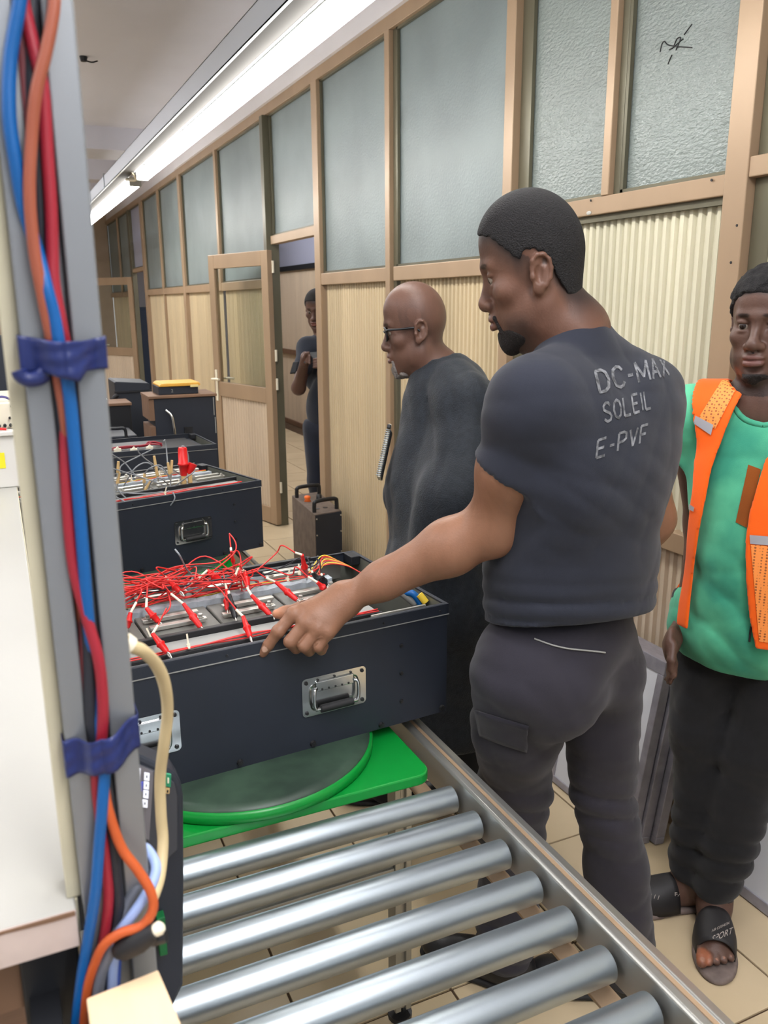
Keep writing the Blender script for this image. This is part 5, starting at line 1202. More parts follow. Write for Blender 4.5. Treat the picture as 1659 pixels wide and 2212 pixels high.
        u = (vs[:, 0]-vs[:, 0].min())/np.ptp(vs[:, 0])-.5; v = (vs[:, 1]-vs[:, 1].min())/np.ptp(vs[:, 1])-.5
        u = u-squeeze*(u*u-.25)     # letters narrow towards the far side of the back
        px = cx+u*w_+v*shear; py = cy-v*h_*(1-.25*squeeze*(u+.5))+u*slope
        P_ = drape(bs, list(zip(px, py)), .0011)
        fs = [f for f in fs if all(P_[k] is not None for k in f)]
        vs2 = [q if q is not None else (0, 0, 0) for q in P_]
        o = MB().add(vs2, fs).build('shirt_print', m_, ts); o.location = (0, 0, 0); return o
    letters('DC-MAX', 1364, 808, 154, 52, -36, -12, squeeze=.35)
    letters('SOLEIL', 1352, 878, 100, 46, -30, -6, squeeze=.2)
    letters('E-PVF', 1342, 953, 110, 44, -36, 4, squeeze=.1)
    return rt
FL = ONZ(1092, 2062, .085); FR = ONZ(1348, 2085, .085)
KL = AT(1110, 1690, 1.80); KR = AT(1302, 1700, 1.80)
man_pointing()
# ------------------------------------------------------------------ person 2: older man in a dark robe with glasses
def older_man():
    rt = thing('person', 'older bald man with glasses and grey goatee in a long black robe', 'person', (1.1, 2.05, 0))
    hf = Frame(AT(897, 714, 2.38), (-.88, .47, -.16), (-.12, .05, 1), (.95, .84, 1.05))
    base = lin(100, 72, 60)
    neckb = AT(950, 812, 2.42); shL, shR = AT(1010, 880, 2.28), AT(925, 868, 2.56)
    hip = np.array([1.12, 2.03, .80]); T = Frame((shL+shR)/2, np.cross((0, 0, 1), shR-shL), (0, .1, 1)); up, fw, rg = T.R[:, 2], T.R[:, 1], T.R[:, 0]
    fl, fr = np.array([1.245, 2.07, .06]), np.array([1.03, 2.20, .06]); kl, kr = np.array([1.17, 2.05, .45]), np.array([1.05, 2.12, .45])
    elb, wr_ = AT(985, 1075, 2.22), AT(958, 1190, 2.26); elR, wrR = AT(895, 1070, 2.62), AT(965, 1195, 2.45)
    hand = [ell(wr_+np.array([-.05, .02, -.01]), (.045, .02, .032), None, .02), ell(wrR+np.array([-.05, -.02, -.01]), (.045, .02, .032), None, .02)]
    for j in range(4): hand += hand_chain([wr_+np.array([-.08, .02, .015-.014*j]), wr_+np.array([-.12, .0, .008-.014*j]), wr_+np.array([-.125, -.02, -.012-.012*j])], [.0095, .009, .008])
    body = head_ops(hf, drop=.002, lips=1.1, nose=1.15)+neck_ops(hf, neckb, .054, .062)
    body += [cone(neckb, hip, .07, .09, .04), cone(shL, shR, .05, .05, .04), cone(shL, elb, .048, .038, .03), cone(elb, wr_, .038, .028, .03), cone(shR, elR, .048, .038, .03), cone(elR, wrR, .038, .028, .03), cone(hip, kl, .09, .05, .03), cone(kl, fl, .05, .035, .03), cone(hip, kr, .09, .05, .03), cone(kr, fr, .05, .035, .03)]+hand
    lo, hi = bounds(body)
    hb = (hf.o-.15-np.array([0, 0, .01]), hf.o+.17)
    def extra(co, q, c):
        d = np.interp(q[:, 1], [-.2, -.06, -.03, .0, .03, .05, .07], [-.06, -.05, .0, .02, .0, .03, .2])-q[:, 2]
        w_ = np.clip(1-np.abs(d+.02)/.05, 0, 1)*(np.linalg.norm(q, axis=1) < .15)*(q[:, 1] < .045)*(np.abs(q[:, 0]) < .077)
        return blend(c, np.tile(np.array(lin(52, 44, 42)[:3]), (len(co), 1)), w_*.35)
    sdf_body('body', body, [(lo, hi, .010), (*hb, .003)], SKIN, rt, face_paint(hf, base, lin(104, 70, 62), extra, fade=None))
    eyes(rt, hf, (0, -.2))
    gb = [ell(hf.p(0, .080, -.100), np.array((.026, .020, .023))*hf.s, hf.R, .01), ell(hf.p(0, .052, -.106), np.array((.036, .034, .016))*hf.s, hf.R, .01), disp(.0016, (260,), 6)]+[cone(hf.p(x*.024, .090, -.072), hf.p(x*.020, .086, -.094), .005, .007, .006) for x in (-1, 1)]
    sdf_part('beard', gb, .003, M_GREYBEARD, rt)
    # glasses
    g = MB()
    for x in (-1, 1):
        ring = [hf.p(x*.033+.024*math.cos(a), .100-.006*abs(math.cos(a)), .004+.017*math.sin(a)) for a in np.linspace(0, 2*PI, 25)]
        g.tube(ring, .0032, 6, caps=False)
        g.tube(spline([hf.p(x*.057, .094, .012), hf.p(x*.072, .085, .015), hf.p(x*.078, .04, .012), hf.p(x*.080, .0, .010), hf.p(x*.081, -.018, .0)], 6), .0032, 6)
    g.tube(spline([hf.p(-.010, .103, .008), hf.p(0, .106, .012), hf.p(.010, .103, .008)], 5), .0022, 6)
    gl = g.build('eyeglasses', M_BLACK, rt)
    for x in (-1, 1):
        pts = [hf.p(x*.033+.022*math.cos(a), .099-.006*abs(math.cos(a)), .004+.0155*math.sin(a)) for a in np.linspace(0, 2*PI, 20, endpoint=False)]
        l_ = MB().add(pts, [tuple(range(20))]).build('lens', M_CLEAR, rt); l_.parent = gl; l_.location = (0, 0, 0)
    # robe
    M_ROBE = fabric('black_brocade_robe', lin(33, 39, 46), rough=.6, var=.35, vscale=60, fine=260, bump=.5)
    c0, c1, c2, c3 = AT(966, 880, 2.42), AT(960, 1050, 2.42), AT(960, 1290, 2.41), np.array([1.10, 2.03, .36])
    rb = [flat(shL, elb+(elb-shL)*.05, .075, .105, T, .9, .04), cone(elb, wr_+np.array([-.02, 0, -.02]), .095, .085, .04), flat(shR, elR, .07, .10, T, .9, .04), cone(elR, wrR, .085, .08, .04),
          flat(c0, c1, .150, .185, T, .85, .05), flat(c1, c2, .185, .195, T, .85, .05), flat(c2, c3, .195, .205, T, .95, .05),
          cone(neckb-up*.03, shL, .058, .066, .05), cone(neckb-up*.03, shR, .058, .062, .05), cone(neckb, neckb-up*.12, .064, .10, .04), cone(shL, shR, .068, .068, .04),
          disp(.010, (9, 19), 17, (1.3, 1.3, .35)), disp(.007, (20, 34), 4, (1.2, 1.2, .3), ridge=.8), half((0, 0, .385), (.06, -.05, -1)),
          cone(neckb+np.array([0, 0, .014])+fw*.006, neckb+np.array([0, 0, .12])+fw*.012, .060, .075, .004, 's')]
    ro_ = sdf_part('robe', rb, .0085, M_ROBE, rt, smooth=3)
    bsh = bvh_of(ro_); F2 = Frame(neckb+np.array([0, 0, .02]), (fw[0], fw[1], 0)); cp_ = []
    for k in range(33):
        a = 2*PI*k/32; cp_.append(np.array(bsh.find_nearest(Vector(F2.p(.063*math.sin(a), .006+.063*math.cos(a), 0)))[0]))
    MB().tube(cp_, .005, 6, caps=False).build('collar', M_ROBE, rt)
    M_BT = fabric('black_trousers', lin(22, 23, 27))
    tr = [cone(hip, kl, .10, .085, .04), cone(kl, fl+np.array([0, 0, .01]), .085, .075, .04), cone(hip, kr, .10, .085, .04), cone(kr, fr+np.array([0, 0, .01]), .085, .075, .04), disp(.006, (14, 26), 8, (1, 1, .4)), half((0, 0, .03), (0, 0, -1)), half((0, 0, .7), (0, 0, 1))]
    sdf_part('trousers', tr, .009, M_BT, rt, smooth=2)
    for f in (fl, fr):
        d = nrm((-.8, .6, 0)); h = np.array([f[0], f[1], 0])-d*.07; simple_shoe(rt, h, h+d*.27, M_SHOE, M_SOLE, laces=False)
    # spiral notebook tucked at the front of the robe
    A, B = AT(840, 928, 2.40), AT(818, 1030, 2.38); d = nrm(B-A); L = np.linalg.norm(B-A); s = nrm(np.cross(d, ray(820, 980))); n = np.cross(s, d)
    nb = thing('spiral_notebook', 'spiral bound notebook edge sticking out of the black robe front', 'notebook', A)
    sg = 1 if s @ RW[:, 0] > 0 else -1; rr_ = nrm(ray(820, 980)); s = nrm(s*sg*.14+rr_*.99); s = nrm(s-d*(s@d)); n = np.cross(s, d); sg = 1
    Mx = Matrix(((s[0], d[0], n[0], A[0]), (s[1], d[1], n[1], A[1]), (s[2], d[2], n[2], A[2]), (0, 0, 0, 1)))
    MB().box((min(0, sg*.05), 0, -.004), (max(0, sg*.05), L, .004), Mx).build('pages', M_IVORY, nb)
    MB().box((min(0, sg*.052), -.002, -.0056), (max(0, sg*.052), L, -.0042), Mx).box((min(0, sg*.052), -.002, .0042), (max(0, sg*.052), L, .0056), Mx).build('cover', M_BLACK, nb)
    co = MB(); co.tube([np.array(Mx @ Vector((.0075*math.cos(t)-sg*.002, L*t/(2*PI*22), .0075*math.sin(t)))) for t in np.linspace(0, 2*PI*22, 22*10)], .0017, 5); co.build('spiral_wire', M_ZINC, nb)
    MB().box((-.006, -.016, -.005), (.006, -.002, .005), Mx).build('pen_cap', M_IVORY, nb, bevel=.002); MB().box((-.018, -.012, -.005), (-.006, .0, .005), Mx).build('pen_clip', M_BLACK, nb, bevel=.002)
older_man()
# ------------------------------------------------------------------ person 3: man with a phone in the doorway
def phone_man():
    rt = thing('person', 'man in black t-shirt looking down at his phone beyond the doorway', 'person', (2.05, 5.45, 0))
    hf = Frame(AT(686, 670, 5.5), (-.62, -.74, -.26), (-.15, -.2, 1), (.95, .9, 1.05)); base = lin(84, 60, 50)
    nb = AT(703, 722, 5.55); sR, sL = AT(664, 752, 5.52), AT(752, 748, 5.46); T = Frame(nb, np.cross((0, 0, 1), sR-sL)); fw = T.R[:, 1]
    hip = AT(712, 925, 5.56); eR, wR = AT(645, 838, 5.40), AT(657, 786, 5.24); eL, wL = AT(760, 845, 5.36), AT(712, 786, 5.22)
    fR, fL = np.array([hip[0]-.06, hip[1]+.04, .07]), np.array([hip[0]+.13, hip[1]-.03, .07]); hR, hL = hip+T.R[:, 0]*.085, hip-T.R[:, 0]*.085
    kR, kL = (hR+fR)/2+fw*.02, (hL+fL)/2+fw*.02
    A = lambda x, y, d: AT(x, y, d)
    hand = [ell(A(659, 775, 5.22), (.030, .028, .045), None, .02)]
    for j in range(4): hand += hand_chain([A(662, 768+5*j, 5.20), A(667, 766+5*j, 5.19), A(669, 770+5*j, 5.17)], [.010, .0095, .008])
    hand += hand_chain([A(655, 776, 5.2), A(661, 764, 5.18), A(667, 762, 5.18)], [.012, .010, .008])
    hand += [ell(A(704, 786, 5.21), (.045, .028, .034), None, .02)]
    for j in range(4): hand += hand_chain([A(697, 776+5*j, 5.19), A(686, 776+5.5*j, 5.17), A(678, 777+5.5*j, 5.18)], [.0105, .0098, .0085])
    body = head_ops(hf, lips=1.1, nose=1.12)+neck_ops(hf, nb, .054, .06)+[cone(nb, hip, .07, .09, .04), cone(sR, sL, .05, .05, .05), cone(sR, eR, .050, .042, .03), cone(eR, wR, .043, .029, .03), cone(sL, eL, .050, .042, .03), cone(eL, wL, .043, .029, .03), cone(hR, kR, .07, .05, .03), cone(kR, fR, .05, .04, .03), cone(hL, kL, .07, .05, .03), cone(kL, fL, .05, .04, .03)]+hand
    lo, hi = bounds(body); hb = (hf.o-.16, hf.o+.17); hd = (np.minimum(A(650, 760, 5.2), A(715, 800, 5.2))-.06, np.maximum(A(650, 760, 5.2), A(715, 800, 5.2))+.06)
    sdf_body('body', body, [(lo, hi, .011), (*hb, .004), (*hd, .0045)], SKIN, rt, face_paint(hf, base, lin(110, 66, 56)))
    eyes(rt, hf, (0, -.4))
    sdf_part('hair', skull_ops(hf, .006)+[hair_op(hf, HAIRLINE, 0, 0)], .0055, M_HAIR, rt, box=(hf.o-.16, hf.o+.17))
    M_T = fabric('black_tshirt_cloth', lin(38, 42, 52)); M_J = fabric('black_jeans', lin(32, 36, 48))
    cR = sR+(eR-sR)*.52; dR = nrm(eR-sR); cL = sL+(eL-sL)*.52; dL = nrm(eL-sL)
    tee = [cone(sR, cR, .066, .066, .03), cone(sL, cL, .066, .066, .03), ell(nb-np.array([0, 0, .22])-fw*.01, (.185, .12, .22), T.R, .05), ell(hip+np.array([0, 0, .13]), (.165, .13, .22), T.R, .06), cone(sR, sL, .06, .06, .05), cone(nb-np.array([0, 0, .02]), nb-np.array([0, 0, .15]), .066, .09, .04), disp(.006, (12, 22), 21, (1, 1, .6)), half(hip-np.array([0, 0, .05]), (0, 0, -1)), cone(nb+np.array([0, 0, .012]), nb+np.array([0, 0, .12]), .058, .07, .004, 's')]
    sdf_part('tshirt', tee, .011, M_T, rt, smooth=2)
    tr = [ell(hip, (.16, .12, .12), T.R, .04), cone(hR, kR, .095, .075, .03), cone(kR, fR, .075, .06, .03), cone(hL, kL, .095, .075, .03), cone(kL, fL, .075, .06, .03), disp(.006, (12, 24), 25, (1, 1, .6)), half(hip+np.array([0, 0, .06]), (0, 0, 1)), half((0, 0, .03), (0, 0, -1))]
    sdf_part('trousers', tr, .011, M_J, rt, smooth=2)
    for f in (fR, fL):
        d = nrm((fw[0], fw[1], 0)); h = np.array([f[0], f[1], 0])-d*.07; simple_shoe(rt, h, h+d*.27, M_SHOE, M_SOLE, laces=False)
    ph = thing('smartphone', 'dark smartphone held in both hands by the man beyond the doorway', 'phone', A(682, 772, 5.19))
    c = A(682, 771, 5.20); r = RW[:, 0]; n = nrm(fw*.8+np.array([0, 0, .6])); u = nrm(np.cross(n, r)); r = np.cross(u, n)
    Mx = Matrix(((r[0], u[0], n[0], c[0]), (r[1], u[1], n[1], c[1]), (r[2], u[2], n[2], c[2]), (0, 0, 0, 1)))
    MB().box((-.075, -.038, -.005), (.075, .038, .004), Mx).build('case', M_BLACK, ph, bevel=.004); MB().box((-.071, -.034, -.0058), (.071, .034, -.005), Mx).build('screen', M_DARK, ph)
    wch = thing('wallet_phone', 'small dark object hanging from the right hand of the phone man', 'phone', A(634, 800, 5.2))
    c = A(635, 797, 5.22)
    MB().box((-.018, -.03, -.005), (.018, .045, .005), Matrix(((r[0], u[0]*.2-r[0]*-.3, n[0], c[0]), (r[1], u[1]*.2+r[1]*.3, n[1], c[1]), (r[2], .95, n[2], c[2]), (0, 0, 0, 1)))).build('cover', M_BLACK, wch, bevel=.003); MB().box((-.014, -.026, .005), (.014, .04, .0058), Matrix(((r[0], u[0]*.2-r[0]*-.3, n[0], c[0]), (r[1], u[1]*.2+r[1]*.3, n[1], c[1]), (r[2], .95, n[2], c[2]), (0, 0, 0, 1)))).build('screen', M_DARK, wch)
phone_man()
# ------------------------------------------------------------------ person 4: man in an orange vest facing the camera
def vest_man():
    rt = thing('person', 'young man in green t-shirt and orange mesh safety vest facing the camera', 'person', (1.55, 1.36, 0))
    hf = Frame(AT(1660, 706, 1.80), (-.90, -.43, -.04), (-.03, 0, 1), (.90, .92, 1.0)); base = lin(88, 64, 54)
    nb = AT(1664, 868, 1.83); ce = AT(1668, 915, 1.83); f0 = nrm((-.84, -.54, 0)); T = Frame(ce, f0, (0, 0, 1)); rg, fw, up = T.R[:, 0], T.R[:, 1], T.R[:, 2]
    sR, sL = ce+rg*.175+up*.005, ce-rg*.175+up*.005
    hip = np.array([ce[0]+.045, ce[1]+.035, .90]); hR, hL = hip+rg*.085, hip-rg*.085
    eR, wR = AT(1518, 1130, 2.05), AT(1492, 1310, 2.04); hd = AT(1450, 1392, 1.98); eL, wL = sL+np.array([.03, -.03, -.29]), sL+np.array([.0, -.06, -.54])
    aA, aB = ONZ(1544, 1938, .085), ONZ(1490, 1895, .085); kA, kB = (hL*.55+aA*.45)+fw*.02, (hR*.55+aB*.45)+fw*.02
    tA, tB = ONZ(1546, 2070, .02), ONZ(1398, 1946, .02)
    dA, dB = nrm((tA-aA)*np.array([1, 1, 0])), nrm((tB-aB)*np.array([1, 1, 0]))
    def foot(a, d, L=.235):
        h = np.array([a[0], a[1], 0])-d*.045; s = np.cross((0, 0, 1), d); F = Frame(h, d); P = lambda x, y, z: F.p(x, y, z)
        o = [ell(P(0, .04, .045), (.030, .040, .032), F.R, .02), cone(a, P(0, .05, .06), .036, .034, .03), cone(P(0, .06, .062), P(0, .15, .042), .033, .026, .03), ell(P(0, .155, .036), (.043, .05, .020), F.R, .025), ell(P(0, .08, .035), (.034, .07, .022), F.R, .02)]
        sd = -1 if (d is dA) else 1
        for j in range(5):
            x = (-.034+.017*j)*sd; y = L-(.0, .006, .014, .024, .036)[j]; r = (.0125, .0092, .0088, .0084, .008)[j]
            o += hand_chain([P(x*.9, .17, .036), P(x, y-.022, .034), P(x*1.02, y-.008, .030)], [r*1.05, r*1.05, r], .004)
        return o, F
    fA, FA = foot(aA, dA); fB, FB = foot(aB, dB)
    hand = [ell(hd, (.015, .036, .046), T.R, .02), cone(wR, hd, .026, .016, .02)]
    for j in range(4): hand += hand_chain([hd+np.array([.020-.0125*j, .016-.0155*j, -.03]), hd+np.array([.018-.0135*j, .012-.0165*j, -.066+.004*abs(j-1)]), hd+np.array([.012-.0135*j, .018-.0165*j, -.092+.006*abs(j-1)])], [.0098, .0088, .0078], .0015)
    hand += hand_chain([hd+np.array([-.015, -.02, .01]), hd+np.array([-.03, -.035, -.02]), hd+np.array([-.03, -.035, -.045])], [.012, .0105, .0085])
    body = head_ops(hf, drop=.0012, lips=1.12, nose=1.12, jaw=1.14)+neck_ops(hf, nb, .054, .06)
    body += [cone(nb, hip, .06, .09, .04), cone(sR, sL, .05, .05, .05), cone(nb, sR, .045, .045, .04), cone(nb, sL, .045, .045, .04), cone(sR, eR, .048, .040, .03), cone(eR, wR, .040, .027, .03), cone(sL, eL, .048, .040, .03), cone(eL, wL, .040, .027, .03), ell(wL+np.array([-.01, -.02, -.06]), (.020, .036, .045), None, .02),
             cone(hL, kA, .075, .05, .03), cone(kA, aA, .05, .038, .03), cone(hR, kB, .075, .05, .03), cone(kB, aB, .05, .038, .03)]+hand+fA+fB
    for j in range(4): body += hand_chain([wL+np.array([-.012, -.046+.0165*j, -.09]), wL+np.array([-.02, -.048+.017*j, -.128+.004*abs(j-1)]), wL+np.array([-.012, -.046+.0165*j, -.155+.006*abs(j-1)])], [.0098, .0088, .0078], .0015)
    body += hand_chain([wL+np.array([-.02, -.05, -.04]), wL+np.array([-.035, -.066, -.075]), wL+np.array([-.036, -.064, -.10])], [.013, .011, .0088], .006)
    lo, hi = bounds(body); hb = (hf.o-.16, hf.o+.165)
    ext = lambda pts, r: (np.min(pts, 0)-r, np.max(pts, 0)+r)
    fb = ext([aA, aB, tA, tB], .06)
    def extra(co, q, c):
        dj = (q[:, 2] < -.03)*(q[:, 1] > -.03)*(q[:, 2] > -.14)*(np.abs(q[:, 0]) < .09); cen = np.clip((np.abs(q[:, 0])-.034)*60, 0, 1)+np.clip((-.086-q[:, 2])*60, 0, 1); c = blend(c, np.tile(np.array(lin(40, 32, 30)[:3]), (len(co), 1)), dj*np.clip(cen, 0, 1)*np.clip((-.03-q[:, 2]-.25*np.clip(q[:, 1], 0, 1))*30, 0, .8))
        t = FA.p(.034, .215, .034)
        d = np.linalg.norm(co-t, axis=1)/.024; c = blend(c, np.tile(np.array(lin(150, 92, 66)[:3]), (len(co), 1)), (1.1-d)*3)
        nl = np.minimum.reduce([np.linalg.norm(co-FA.p(-(-.034+.017*j), .229-(.0, .006, .014, .024, .036)[j], .041), axis=1)/(.0065, .005, .0046, .0042, .004)[j] for j in range(5)])
        return blend(c, np.tile(np.array(lin(156, 112, 92)[:3]), (len(co), 1)), (1.0-nl)*6)
    sdf_body('body', body, [(lo, hi, .010), (*hb, .0027), (*fb, .003), (*ext([hd, wR], .07), .004), (*ext([wL, wL+np.array([-.02, -.02, -.11])], .07), .004)], SKIN, rt, face_paint(hf, base, lin(106, 72, 66), extra, fade=.012))
    eyes(rt, hf, (.05, .05))
    sdf_part('hair', skull_ops(hf, .0062)+[disp(.0022, (230, 380), 3), hair_op(hf, [(a_, b_-.006) for a_, b_ in HAIRLINE], 0, 0, .014)], .0032, M_HAIR, rt, box=(hf.o-.16, hf.o+.17))
    bt = [(-.2, .16), (.0, .12), (.012, .07), (.03, .085), (.05, .092), (.065, .092), (.085, .092), (.12, .094)]; ys = np.array([b[0] for b in bt]); zs = np.array([-b[1] for b in bt])
    def bfn(X, Y, Z):
        x, y, z = X-hf.o[0], Y-hf.o[1], Z-hf.o[2]; R = hf.R
        ly = (R[0, 1]*x+R[1, 1]*y+R[2, 1]*z)/hf.s[1]; lz = (R[0, 2]*x+R[1, 2]*y+R[2, 2]*z)/hf.s[2]
        return np.maximum(np.maximum((lz-np.interp(ly, ys, zs))*.8, (.004-ly)*.8), np.abs((R[0, 0]*x+R[1, 0]*y+R[2, 0]*z)/hf.s[0])-.036)
    E = lambda c, r, k=.02: ell(hf.p(*c), np.array(r)*hf.s, hf.R, k, 'u', .0025)
    bd = [E((0, .030, -.030), (.062, .060, .088)), E((0, .030, -.068), (.056, .056, .044)), E((0, .074, -.100), (.025, .021, .020)), disp(.002, (240,), 5), Op(bfn, None, None, 'i', .003)]
    bd += [cone(hf.p(x*.003, .101, -.0490), hf.p(x*.025, .092, -.0555), .0042, .0034, .004) for x in (-1, 1)]
    sdf_part('beard', bd, .0032, M_BEARD, rt, box=ext([hf.p(0, .03, -.06)], .12))
    # green t-shirt
    M_TEE = fabric('mint_green_tshirt_cloth', lin(92, 184, 142), var=.25, col2=lin(52, 138, 112), vscale=6, fine=700, bump=.15)
    cR = sR+(eR-sR)*.32; dR = nrm(eR-sR); cL = sL+(eL-sL)*.42; dL = nrm(eL-sL)
    torso = lambda g: [ell(ce-up*.13, (.172, .118, .19), T.R, .05, grow=g), ell(ce-up*.30+fw*.012-rg*.012, (.152, .120, .22), T.R, .06, grow=g), ell(hip-up*.065+rg*.004, (.180, .145, .14), T.R, .10, grow=g), cone(sR-rg*.02, sL+rg*.02, .056, .056, .05, grow=g), cone(nb-up*.035, sR, .046, .052, .05, grow=g), cone(nb-up*.035, sL, .046, .052, .05, grow=g)]
    def cuff(c, d, r):
        def fn(X, Y, Z):
            t = (X-c[0])*d[0]+(Y-c[1])*d[1]+(Z-c[2])*d[2]; e = np.sqrt(np.maximum((X-c[0])**2+(Y-c[1])**2+(Z-c[2])**2-t*t, 0)); return np.maximum(-t, e-r)
        return Op(fn, c-.2, c+.2, 's', .003)
    tee = [flat(sR, sR+(eR-sR)*.6, .064, .078, T, .9, .03), flat(sL, sL+(eL-sL)*.6, .064, .078, T, .9, .03), cuff(cR, nrm(dR+rg*.1), .13), cuff(cL, dL, .13), cone(cR-dR*.02, cR+dR*.06, .058, .06, .004, 's')]
    hA, hB, hC = AT(1452, 1338, 1.93), AT(1560, 1428, 1.76), AT(1655, 1468, 1.70); n_ = nrm(np.cross(hB-hA, hC-hA)); n_ = n_ if n_[2] < 0 else -n_
    tee += torso(0)+[cone(nb, nb-up*.1, .06, .08, .03), disp(.0055, (11, 23), 31, (1.2, 1.2, .5)), disp(.0026, (24, 40), 2, (.8, .8, .9), ridge=.7), folds(.93, .16, .0050, 48, 3, (.7, -.2, .7)), half(np.array([0, 0, .765]), (-.05, .05, -1)),
            ell(nb+up*.012+fw*.045, (.066, .072, .062), T.R, .006, 's'), cone(nb, nb+up*.12, .062, .075, .004, 's')]
    ts = sdf_part('tshirt', tee, .0062, M_TEE, rt, smooth=2)
    bsh = bvh_of(ts); cp_ = []
    for k in range(41):
        a = 2*PI*k/40; q = nb+up*(.018-.03*math.cos(a))+rg*(.066*math.sin(a))+fw*(.022+.082*math.cos(a)); cp_.append(np.array(bsh.find_nearest(Vector(q))[0]))
    for _ in range(4): cp_ = [cp_[0]]+[(cp_[i-1]+cp_[i]*2+cp_[i+1])/4 for i in range(1, 40)]+[cp_[0]]
    MB().tube(cp_, .0065, 8, caps=False).build('collar', M_TEE, rt)
    # vest: thin shell round the torso, open at the front, with arm holes
    M_VEST = fabric('orange_vest_cloth', lin(244, 98, 18), rough=.7, var=.12, fine=500, bump=.1)
    gbv = None
    shell = torso(.016)
    P, Q = mesh_of(shell, *bounds(shell), .012); gbv = BVHTree.FromPolygons([Vector(p_) for p_ in P], [tuple(int(i) for i in q) for q in Q])
    def lx(px, py):
        h = gbv.ray_cast(Vector(O_), Vector(nrm(ray(px, py))))[0]
        return None if h is None else ((np.array(h)-ce) @ rg, h[2])
    right = [lx(*p_) for p_ in ((1606, 850), (1588, 880), (1560, 950), (1538, 1010), (1524, 1080), (1510, 1150), (1500, 1220), (1492, 1290))]; right = sorted([q for q in right if q], key=lambda t: t[1])
    left = [lx(*p_) for p_ in ((1654, 990), (1632, 1060), (1618, 1110), (1610, 1170), (1611, 1250), (1618, 1330), (1632, 1400))]; left = sorted([q for q in left if q], key=lambda t: t[1])
    rz, rx = [q[1] for q in right], [q[0] for q in right]; lz, lx_ = [q[1] for q in left], [q[0] for q in left]
    # above the crossing point the left panel mirrors the right one up to the shoulder
    lz += [ce[2]+.02, ce[2]+.10]; lx_ += [-.085, -.062]
    outer = sorted([q for q in (lx(*p_) for p_ in ((1503, 900), (1499, 1000), (1496, 1050), (1490, 1100), (1485, 1150), (1482, 1200), (1476, 1250), (1467, 1300))) if q], key=lambda t: t[1])
    oz, ox = [q[1] for q in outer]+[ce[2]-.0], [q[0] for q in outer]+[.3]
    def side_cut(X, Y, Z):
        x = (X-ce[0])*rg[0]+(Y-ce[1])*rg[1]; y = (X-ce[0])*fw[0]+(Y-ce[1])*fw[1]
        return np.maximum(np.maximum(np.interp(Z+0*x, oz, ox)-x, -.10-y), Z-ce[2]+.03+0*x)
    def opening(X, Y, Z):
        x = (X-ce[0])*rg[0]+(Y-ce[1])*rg[1]; y = (X-ce[0])*fw[0]+(Y-ce[1])*fw[1]; Zb = Z+0*x
        xr = np.interp(Zb, rz, rx); xl = np.interp(Zb, lz, lx_)
        return np.maximum(np.maximum(x-xr, xl-x), -.02-y)
    hole = lambda s, a: ell(s-up*.06+a*.035, (.098, .125, .165), T.R, .004, 's')
    vs_ = shell+[Op(lambda X, Y, Z: .0035+0*X, None, None, 'shell', .0), disp(.0, (1,), 1), Op(opening, None, None, 's', .003), Op(side_cut, None, None, 's', .003), hole(sR, rg), hole(sL, -rg), cone(nb+up*.0, nb+up*.15, .082, .10, .004, 's'), half((0, 0, .86), (0, 0, -1))]
    ve = sdf_part('safety_vest', vs_, .0042, M_VEST, rt, smooth=1)
    vb = bvh_of(ve)
    def patch(name, corners, material, off=.002, nu=16, nv=16):
        a, b_, c, d = [np.array(q, float) for q in corners]; pts = []
        for j in range(nv+1):
            for i in range(nu+1):
                u, v = i/nu, j/nv; q = (a*(1-u)+b_*u)*(1-v)+(d*(1-u)+c*u)*v; pts.append((q[0], q[1]))
        P_ = drape(vb, pts, off); W_ = nu+1; vs = [q if q is not None else np.zeros(3) for q in P_]
        fs = [(j*W_+i, (j+1)*W_+i, (j+1)*W_+i+1, j*W_+i+1) for j in range(nv) for i in range(nu)]
        fs = [f for f in fs if all(P_[k] is not None for k in f) and max(np.linalg.norm(vs[f[0]]-vs[f[k]]) for k in (1, 2, 3)) < .05]
        o = MB().add(vs, fs, True).build(name, material, ve); o.location = (0, 0, 0); return o
    M_REFL = mat('silver_reflective_tape', lin(168, 168, 174), .35, .3)
    M_VMESH = mat('orange_net_cloth', lin(238, 140, 66), .7)
    nt = M_VMESH.node_tree; b = nt.nodes['Principled BSDF']; tc = nt.nodes.new('ShaderNodeTexCoord'); vo = nt.nodes.new('ShaderNodeTexVoronoi'); vo.inputs['Scale'].default_value = 150; vo.inputs['Randomness'].default_value = .12
    mr = nt.nodes.new('ShaderNodeMapRange'); mr.inputs[1].default_value = .28; mr.inputs[2].default_value = .40; mx = nt.nodes.new('ShaderNodeMix'); mx.data_type = 'RGBA'; mx.inputs[6].default_value = lin(150, 84, 44); mx.inputs[7].default_value = lin(240, 142, 66)
    nt.links.new(tc.outputs['Object'], vo.inputs['Vector']); nt.links.new(vo.outputs['Distance'], mr.inputs[0]); nt.links.new(mr.outputs[0], mx.inputs[0]); nt.links.new(mx.outputs[2], b.inputs['Base Color'])
    patch('net_panel', ((1560, 822), (1598, 826), (1546, 926), (1508, 905)), M_VMESH)
    patch('reflective_strip', ((1503, 898), (1542, 918), (1537, 940), (1499, 914)), M_REFL, .003)
    patch('net_panel', ((1622, 1176), (1770, 1190), (1770, 1400), (1640, 1385)), M_VMESH)
    patch('reflective_strip', ((1620, 1155), (1775, 1168), (1775, 1188), (1621, 1174)), M_REFL, .003)
    patch('reflective_strip', ((1489, 1087), (1502, 1096), (1500, 1105), (1487, 1098)), M_REFL, .003)
    tb_ = bvh_of(ts); pt = []
    for j in range(13):
        v = j/12
        for i in range(9):
            u = i/8; a = np.array([1617-27*v, 1004+124*v]); c = np.array([1644-30*v, 1014+126*v]); q = a*(1-u)+c*u; pt.append((q[0], q[1]))
